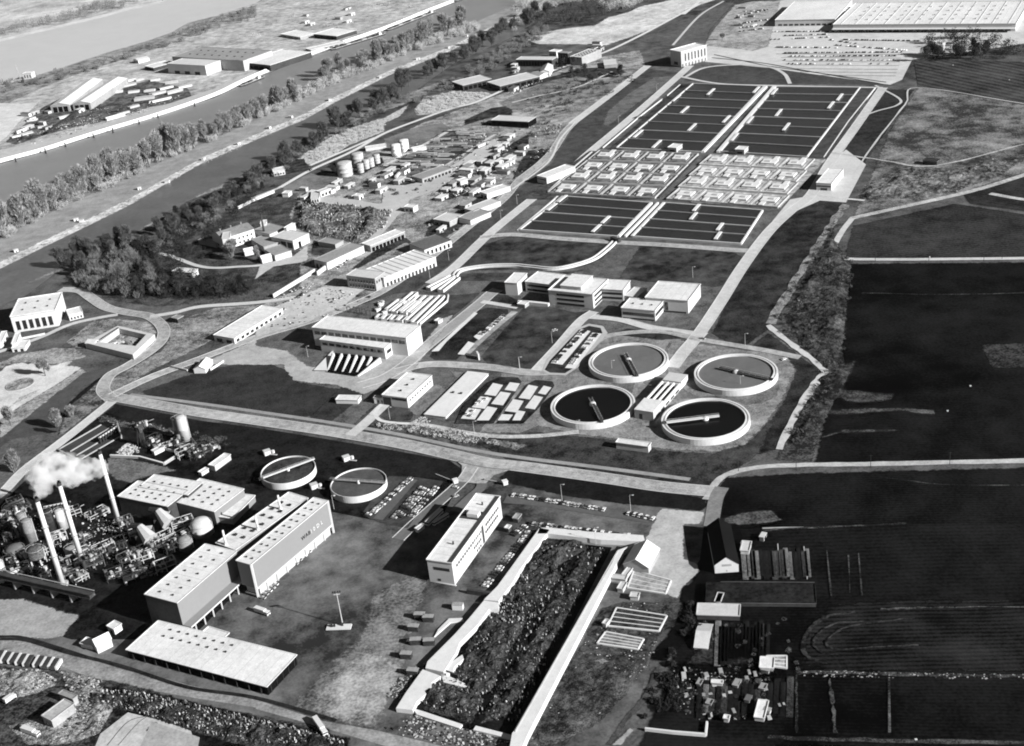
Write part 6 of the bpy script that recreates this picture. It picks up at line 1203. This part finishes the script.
relief('rubble','pale uneven heaps at the lower left edge','4 -40,180 300,180 430,290 250,370 -40,420',heap2,2,.1,1.2,4,seed=9)
relief('rubble','dark broken ground around the pale barn','4 430,190 700,230 880,420 740,660 520,740 200,746 60,600 200,560 460,500 560,380',heap2,1.6,.1,1.2,4,seed=12)
relief('rubble','refuse mounds of the dump','f -20,95 330,112 690,160 640,285 440,395 250,365 100,335 -20,290',dumpm,5,.06,1.8,6,seed=15)
relief('rubble','scrubby mounds between pit and dirt track','O 300,430 480,440 430,560 300,680 150,746 60,746 240,440',mat('bed_mounds',.05,1.2,(.05,.3,1.4)),1.2,.08,1.5,5,seed=19)
relief('rubble','heaped earth on the bank by the black field','H 60,520 150,330 240,190 290,300 310,320 275,640 300,730 L 200,250 60,330 190,60 H 190,690 80,570',mat('bank_mounds',.035,1.5,(.03,.2,1.2)),3,.05,2.2,7,seed=23)
relief('rubble','rough hummocks of the waste ground','D 330,745 400,660 520,620 720,630 955,575 955,600 860,660 640,735 420,746',mat('waste_mounds',.09,1.4,(.03,.2,1.2)),3,.05,2.6,8,seed=27)
relief('rubble','low mound bank above the main road','m 60,412 300,412 560,450 860,505 1100,545 1200,560 1100,600 860,540 560,500 300,470 80,440',mat('bank_mounds2',.09,1.2,(.04,.3,1.3)),1.8,.09,1.5,3,seed=31)
relief('rubble','grey broken ground at the foot of the silos','1 20,130 260,180 420,200 560,245 540,270 300,235 100,190',heap2,1.6,.12,1.2,3,seed=35)
rubble('scrap_heap','dark scrap and rubble heaps inside the dyked pit','0 547,545 606,549 515,725 440,712 405,698 440,672 470,650 500,600',2400,.35,1.2,RM,[8,6,5,.9,1.6],.9,1.6)
rubble('scrap_heap','band of dark scrap along the sandy road at the bottom','4 560,300 900,250 M 340,520 620,570 955,650 N 330,725 340,746 M 955,740 760,700 500,620 300,580',2400,.35,1.3,RM,[7,5,5,1.2,1.8],.9,1.8)
rubble('rubble','pale rubble heaps at the lower left edge','4 0,180 300,180 420,260 250,350 0,400',500,.6,2.4,RM,[2,2,5,2,4])
rubble('rubble','dark and pale lumps in the lower left yard','4 430,190 700,250 850,420 740,640 480,640 560,400',420,.6,2.8,RM,[5,4,4,1.5,2])
rubble('rubble','speckled refuse heaps of the dump','f 0,95 330,115 690,160 640,285 440,395 250,365 100,335 0,285',1500,.5,2.0,[walld,metd,concd,white,wallm],[5,4,4,1.5,2.5],.8,2.4)
rubble('rubble','pale broken stones on the waste ground','D 340,700 480,640 700,630 900,570 955,600 700,720 480,745 330,745',420,.6,2.6,[concd,wallm,walld,white],[4,3,3,.6],.4)
rubble('rubble','loose stones along the island bank','0 0,262 40,244 94,218 166,181 256,137 336,99 390,72 444,51 512,19 512,22 444,54 390,75 336,102 256,140 166,184 94,221 40,247 0,266',520,.6,2.2,[concd,wallm,white,walld],[3,4,2,2],.5)
rubble('rubble','broken stuff on the dock yard','A 60,500 250,420 400,400 560,380 720,330 600,400 350,480 60,555',700,.7,3,RM,[3,2,3,3,4],.6)
rubble('rubble','earth heaps between pit and lower dykes','N 470,690 600,620 760,680 955,720 955,746 700,746',420,.6,2.6,RM,[5,3,5,1.5,3],.5)
rubble('rubble','earth lumps left of the broken dyke','3 60,640 240,500 290,520 140,740 0,746',240,.6,2.2,RM,[5,3,5,1,3],.5)
rubble('rubble','stones and debris around the frame beds','O 400,215 600,210 600,300 520,440 380,600 180,746 60,746 240,400',420,.5,1.8,RM,[5,3,5,.7,2],.4)
rubble('rubble','debris heaps on the factory ground above the silos','1 20,140 260,185 300,170 560,230 540,250 300,210 100,190',240,.6,2.4,RM,[2,2,4,3,4],.5)
rubble('rubble','pale heap of broken blocks left of the hopper tower','1 100,410 210,320 300,360 290,400 180,430',260,.7,2.6,[wallm,concd,white,walld],[4,2,4,1],.6)
rubble('rubble','scattered clutter among the process units','p 0,60 300,20 560,60 900,160 955,300 955,560 700,560 330,640 100,640 0,500',520,.5,2.2,RM,[4,3,3,2,3],.9)
rubble('rubble','gravel humps along the bank above the main road','m 80,410 300,420 560,455 860,510 860,530 560,490 300,460 90,435',200,.6,2,[concd,wallm,soil],[2,1,2],.4)
rubble('rubble','white spill of sand near the covered tank','m 320,380 400,345 450,380 430,425 340,420',120,.6,1.8,[white,wallm],[3,1],.3)
rubble('rubble','clutter of the town gardens','b 0,460 40,700 130,640 300,580 60,600',160,.7,3,[white,wallm,walld,concd],[2,2,2,1],.8)
rubble('rubble','clutter between the town workshops','c 480,560 860,500 870,540 700,640 500,740 380,730',300,.7,2.6,[white,wallm,walld,metd],[2,2,3,3],.8)
rubble('rubble','clutter on the pale yard below the brick office','F 80,440 250,405 400,430 380,470 250,520 60,560 0,560',200,.6,3,[walld,metd,white,wallm],[4,3,2,1],.8)
rubble('rubble','clutter around the allotment beds','O 600,470 690,450 955,500 955,640 700,660 600,600',260,.5,1.6,[white,wallm,walld,concd],[.15,.6,4,3],.6)
rubble('rubble','black lumps of brush on the dirt bank','H 100,400 230,330 240,560 130,560',120,.8,2.4,[walld,concd],[4,1],.5)
# log piles of the timber yard
yp=PW('c 10,510 170,430 500,235 810,245 690,340 560,430 420,510 300,560'); x0=min(p.x for p in yp); x1=max(p.x for p in yp); y0=min(p.y for p in yp); y1=max(p.y for p in yp); k=0
ea=P1('c 480,330')-P1('c 370,330'); an=math.atan2(ea.y,ea.x)
while k<90:
    x,y=U(x0,x1),U(y0,y1)
    if not inside(x,y,yp): continue
    k+=1; dk_=k%3; t=thing('log_pile','long %s log pile lying in the open timber yard'%('pale','dark','grey')[dk_],'log pile',(x,y,0),'log piles in the timber yard, '+('pale','dark','grey')[dk_]); L=U(10,26); b=MB(); dd=V((cos(an+U(-.1,.1)),sin(an+U(-.1,.1)),0)); nn=V((-dd.y,dd.x,0))
    for a,c in ((-.9,.5),(0,.5),(.9,.5),(-.45,1.2),(.45,1.2)): q=V((x,y,c))+nn*a; b.tube(q-dd*L/2,q+dd*L/2,.5,.42,6)
    link('logs',b,[wallm,metd,concd][dk_],t)
# containers and skips in the yard corner
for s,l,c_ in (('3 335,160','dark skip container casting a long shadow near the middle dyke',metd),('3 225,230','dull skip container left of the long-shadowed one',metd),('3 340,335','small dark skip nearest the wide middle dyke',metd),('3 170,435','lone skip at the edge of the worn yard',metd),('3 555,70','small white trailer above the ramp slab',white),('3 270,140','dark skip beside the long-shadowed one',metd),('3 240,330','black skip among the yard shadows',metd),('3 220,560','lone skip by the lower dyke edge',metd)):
    p=P1(s); t=thing('skip_container',l,'container',p); a=U(.8,1.2); link('body',MB().box((p.x,p.y,-.1),(3,6,3.8),a+.4),c_,t); link('lid',MB().box((p.x,p.y,3.7),(3.2,6.2,.25),a+.4),concd,t);  # dark bodies carry the yard's black shadows in their colour

# dense low growth under the tree belts
BN=lf_bare[1]
wood('undergrowth','low grey growth under the belt along the harbour side','0 -30,250 46,208 129,170 256,112 336,74 417,43 470,22 480,30 417,52 336,84 256,122 129,180 46,218 -30,258',420,0,5,9,lf_bare[0],.95,110)
wood('undergrowth','low grey growth on the town bank of the channel','0 150,250 175,236 215,212 262,180 320,138 372,110 440,85 480,60 545,22 550,34 500,66 440,98 380,115 320,146 262,186 222,218 185,240 155,258',240,0,4.5,6,lf_bare[1],.9,90)
# small sheds packed into the town
def packed(s,n,lb,grp,w=(4,9),h=(3,5),ln=(8,18),ms=None):
    poly=PW(s); x0=min(p.x for p in poly); x1=max(p.x for p in poly); y0=min(p.y for p in poly); y1=max(p.y for p in poly); k=0; an=math.atan2(*(lambda d:(d.y,d.x))(P1('F 915,470')-P1('F 600,640'))) if False else R(52); used=[]
    e=(P1('f 915,470')-P1('f 625,660')); an=math.atan2(e.y,e.x); tries=0
    while k<n and tries<4000:
        tries+=1; x,y=U(x0,x1),U(y0,y1)
        if not inside(x,y,poly) or any((x-a)**2+(y-b)**2<130 for a,b in used): continue
        used.append((x,y)); k+=1; L,W_,hh=U(*ln),U(*w),U(*h); a=an+(pi/2 if rnd()<.3 else 0)+U(-.05,.05); t=thing('shed',lb,'shed',(x,y,0),grp)
        link('wall',MB().box((x,y,-.4),(L,W_,hh+.4),a),random.choice([white,wallm,concd]),t); link('roof',MB().box((x,y,hh+.01),(L+.6,W_+.6,.3),a),random.choice(ms or [roofw,roofl,roofm,roofd]),t)
        link('door',MB().box((x+cos(a-pi/2)*(W_/2+.03),y+sin(a-pi/2)*(W_/2+.03),0),(3,.1,2.6),a),black,t)
packed('c 560,560 860,380 955,440 955,480 840,530 700,640 520,745 380,740',16,'small shed packed between the town lot and the plant road','small sheds between town lot and plant road')
packed('F 640,200 720,130 830,40 900,0 920,20 850,110 760,170 700,215',6,'small shed squeezed in beside the plant road above the dark-roofed hall','small sheds above the dark-roofed hall')
packed('d 250,700 560,610 760,640 955,560 955,730 700,745 300,745',12,'small shed on the lots between the slim tanks and the dump','small sheds between tanks and dump')
packed('c 0,540 170,500 200,560 120,640 0,600',5,'small shed at the lower left corner of the timber yard','small sheds at the timber yard corner')
packed('b 0,480 30,460 60,520 120,540 100,620 0,690',6,'small house in the gardens left of the gabled houses','small garden houses')
packed('b 560,330 700,330 680,380 600,420',4,'small shed behind the ridged pale hall','small sheds behind the ridged hall')
packed('B 60,90 330,20 420,30 400,80 200,100',7,'small shed scattered over the meadows beyond the quay','small sheds in the far meadows')
packed('C 830,30 955,30 955,120 840,130',5,'low hut in the lot left of the market halls','huts left of the market halls',(3,5),(2,3))
# cars farther off than the counted ones
b=MB(); cols=[mat('far_car_'+str(i),v_,.05) for i,v_ in enumerate((.75,.3,.03,.01))]
for s,n,o_ in (('C 840,60 950,40',18,.8),('C 850,90 955,75',18,.8),('C 840,120 940,108',14,.7),('D 0,150 230,140',30,.6),('D 560,120 700,112',14,.7),('D 230,150 330,165',14,.8),('D 60,200 500,196',90,.8),('D 250,170 520,190',30,.7),('D 20,120 600,118',110,.75),('D 60,135 220,130',40,.85),('D 280,150 570,155',60,.85),('D 80,212 480,210',80,.6),('D 60,226 470,226',80,.4),('D 40,240 450,240',80,.25),('D 30,178 260,180',34,.7),('D 640,105 900,103',36,.6),('C 870,45 955,38',14,.7),('C 850,105 955,95',14,.7)):
    A_,B_=PW(s); e=B_-A_; a=math.atan2(e.y,e.x)+pi/2
    for i in range(n):
        if rnd()<o_: p=A_.lerp(B_,(i+.5)/n); z=gz(p.x,p.y); m_=int(U(0,4)); b.box((p.x,p.y,z+.3),(4.2,1.7,.6),a,m_); b.box((p.x,p.y,z+.9),(2.2,1.5,.5),a,m_)
o=link('distant_cars',b,cols); o['kind']='stuff'; o['label']='many parked cars on the far lots around the market halls'; o['category']='cars'

for s_ in ('7 180,130','7 340,110','7 520,160','7 560,300','7 130,70','p 60,500','p 160,560','p 230,420','p 520,560','p 600,600','p 700,480','u 200,330','u 170,420','u 30,260','u 260,280','p 170,90','p 560,110','1 760,420','1 640,420','1 400,330'):
    machine(P1(s_),U(8,13),U(5,8),U(4,8),'open steel process unit crowded with drums and pipes in the dark works',MG,rot=U(.35,.75),nparts=10,bright=.25)
packed('h 140,420 330,380 560,360 640,400 480,480 300,560 120,620 20,660',9,'small store hut on the timber dock below the gabled sheds','dock huts')
# garden clutter of the lower allotments: low frames and little sheds
poly=PW('O 590,480 680,450 955,470 Q 60,470 60,640 O 955,650 700,640 600,600'); k=0; x0=min(p.x for p in poly); x1=max(p.x for p in poly); y0=min(p.y for p in poly); y1=max(p.y for p in poly)
while k<34:
    x,y=U(x0,x1),U(y0,y1)
    if not inside(x,y,poly): continue
    k+=1; t=thing('cold_frame','low garden frame or box among the lower allotment beds','garden frame',(x,y,0),'garden frames of the lower allotments'); L,W2=U(1.5,5),U(1,2.5); a=U(-.1,.1)+pi/2; link('frame',MB().box((x,y,0),(L,W2,.9),a),random.choice([concd,metd,roofm]),t); link('cover',MB().box((x,y,.92),(L*.9,W2*.85,.12),a),random.choice([wallm,glass,concd,roofm]),t)

for i in range(16):
    x=395+i*32+U(-6,6); c=PW('2 %f,%f %f,%f'%(x,U(290,320),x+18,U(495,525))); k=int(U(0,5)); m_=bm_[[0,1,1,2,0][k]]; t=thing('garden_bed','narrow %s garden bed between the farmhouse and the field kerbs'%('dark','mid-grey','pale')[bm_.index(m_)],'garden bed',c[0],'garden beds by the farmhouse'); link('bed',MB().bar(c[0],c[1],U(1.6,3.6),.9),m_,t)
packed('2 390,200 560,220 560,280 400,270',3,'small shed above the farmhouse garden beds','small sheds by the farmhouse',(2.5,3.5),(2,3),(4,6),[roofm,roofl])
packed('i -20,300 160,160 330,60 380,100 250,200 120,330 20,420',9,'small shed along the bend of the plant road','small sheds at the plant road bend')
packed('g 480,560 620,520 660,600 560,700 420,700',7,'small shed on the lot below the timber yard gate','small sheds below the timber yard')
packed('c 820,290 955,270 955,360 850,380',4,'small shed beside the long open black-fronted shed','small sheds by the black-fronted shed')
packed('O 690,470 955,470 955,640 720,640',7,'small garden shed among the lower allotments','garden sheds of the lower allotments',(2,3),(1.8,2.4),(3,5),[roofm,roofd,roofd])
wood('undergrowth','scattered dark bushes through the town lots','d 0,700 300,560 500,540 800,640 F 640,100 900,10 C 150,500 250,330 0,380 B 560,560 300,600',90,0,2.6,3.2,lf_dark[1],.9,50)
rubble('rubble','small clutter scattered over the town lots','F 250,60 500,90 640,200 900,20 C 100,640 200,480 100,330 0,420 B 600,520 300,640',750,.6,3,[walld,metd,white,wallm,concd],[4,3,2,3,3],.9)
rubble('rubble','pale clods along the field margin','Q 110,468 440,472 1000,484 1000,498 440,494 110,490',160,.5,1.8,[concd,wallm,walld],[3,1,3],.5)
rubble('rubble','small clutter over the meadow beyond the quay','B 20,90 200,30 560,0 600,30 400,100 200,120 A 955,150 800,130',260,.7,3,[walld,white,wallm,concd],[3,2,3,3],.8)
# ---------------------------------------------------------------- light, air and camera
w=bpy.data.worlds.new("World"); sc.world=w; w.use_nodes=True; nt=w.node_tree; bg=nt.nodes['Background']
sky=nt.nodes.new('ShaderNodeTexSky'); sky.sky_type='NISHITA'; sky.sun_disc=False; sky.sun_elevation=R(25); sky.sun_rotation=R(123); sky.altitude=900; sky.air_density=.45; sky.dust_density=.3
bw=nt.nodes.new('ShaderNodeRGBToBW'); nt.links.new(sky.outputs[0],bw.inputs[0]); nt.links.new(bw.outputs[0],bg.inputs[0]); bg.inputs[1].default_value=.05
sd=bpy.data.lights.new('sun','SUN'); sd.energy=5.0; sd.angle=R(.5); so=bpy.data.objects.new('sun',sd); C.objects.link(so)
el=R(25); az=R(123); to=V((sin(az)*cos(el),cos(az)*cos(el),sin(el))); so.rotation_euler=to.to_track_quat('Z','Y').to_euler(); so.location=(0,0,800)
cd=bpy.data.cameras.new('camera'); cam=bpy.data.objects.new('camera',cd); C.objects.link(cam); sc.camera=cam
cd.sensor_width=36; cd.sensor_fit='HORIZONTAL'; cd.lens=FPX/1024*36; cd.clip_start=1; cd.clip_end=40000
m=Matrix.Identity(4)
for i in range(3): m[i][0]=r_[i]; m[i][1]=u_[i]; m[i][2]=-d_[i]
m[2][3]=HC; cam.matrix_world=m
sc.view_settings.view_transform='Standard'; sc.view_settings.look='None'; sc.view_settings.exposure=.85; sc.view_settings.gamma=1

sc.cycles.diffuse_bounces=1; sc.cycles.volume_bounces=10; sc.cycles.transparent_max_bounces=24; sc.cycles.filter_width=1.9
HZ=bpy.data.materials.new('haze'); HZ.use_nodes=True; N=HZ.node_tree.nodes; N.remove(N['Principled BSDF']); pv=N.new('ShaderNodeVolumePrincipled'); pv.inputs['Color'].default_value=(.9,.9,.9,1); pv.inputs['Density'].default_value=4.5e-6; pv.inputs['Anisotropy'].default_value=0; HZ.node_tree.links.new(pv.outputs[0],N['Material Output'].inputs['Volume'])
hz=link('haze',MB().prism([V((-9100,-1600,0)),V((9100,-1600,0)),V((9100,14100,0)),V((-9100,14100,0))],-1,460,bot=True),HZ); hz['kind']='stuff'; hz['label']='thin grey haze over the whole river plain'; hz['category']='haze'
print('CARS',NC[0],'TREES',sum(1 for o in bpy.data.objects if o.get('category')=='tree'),'OBJ',len(bpy.data.objects))
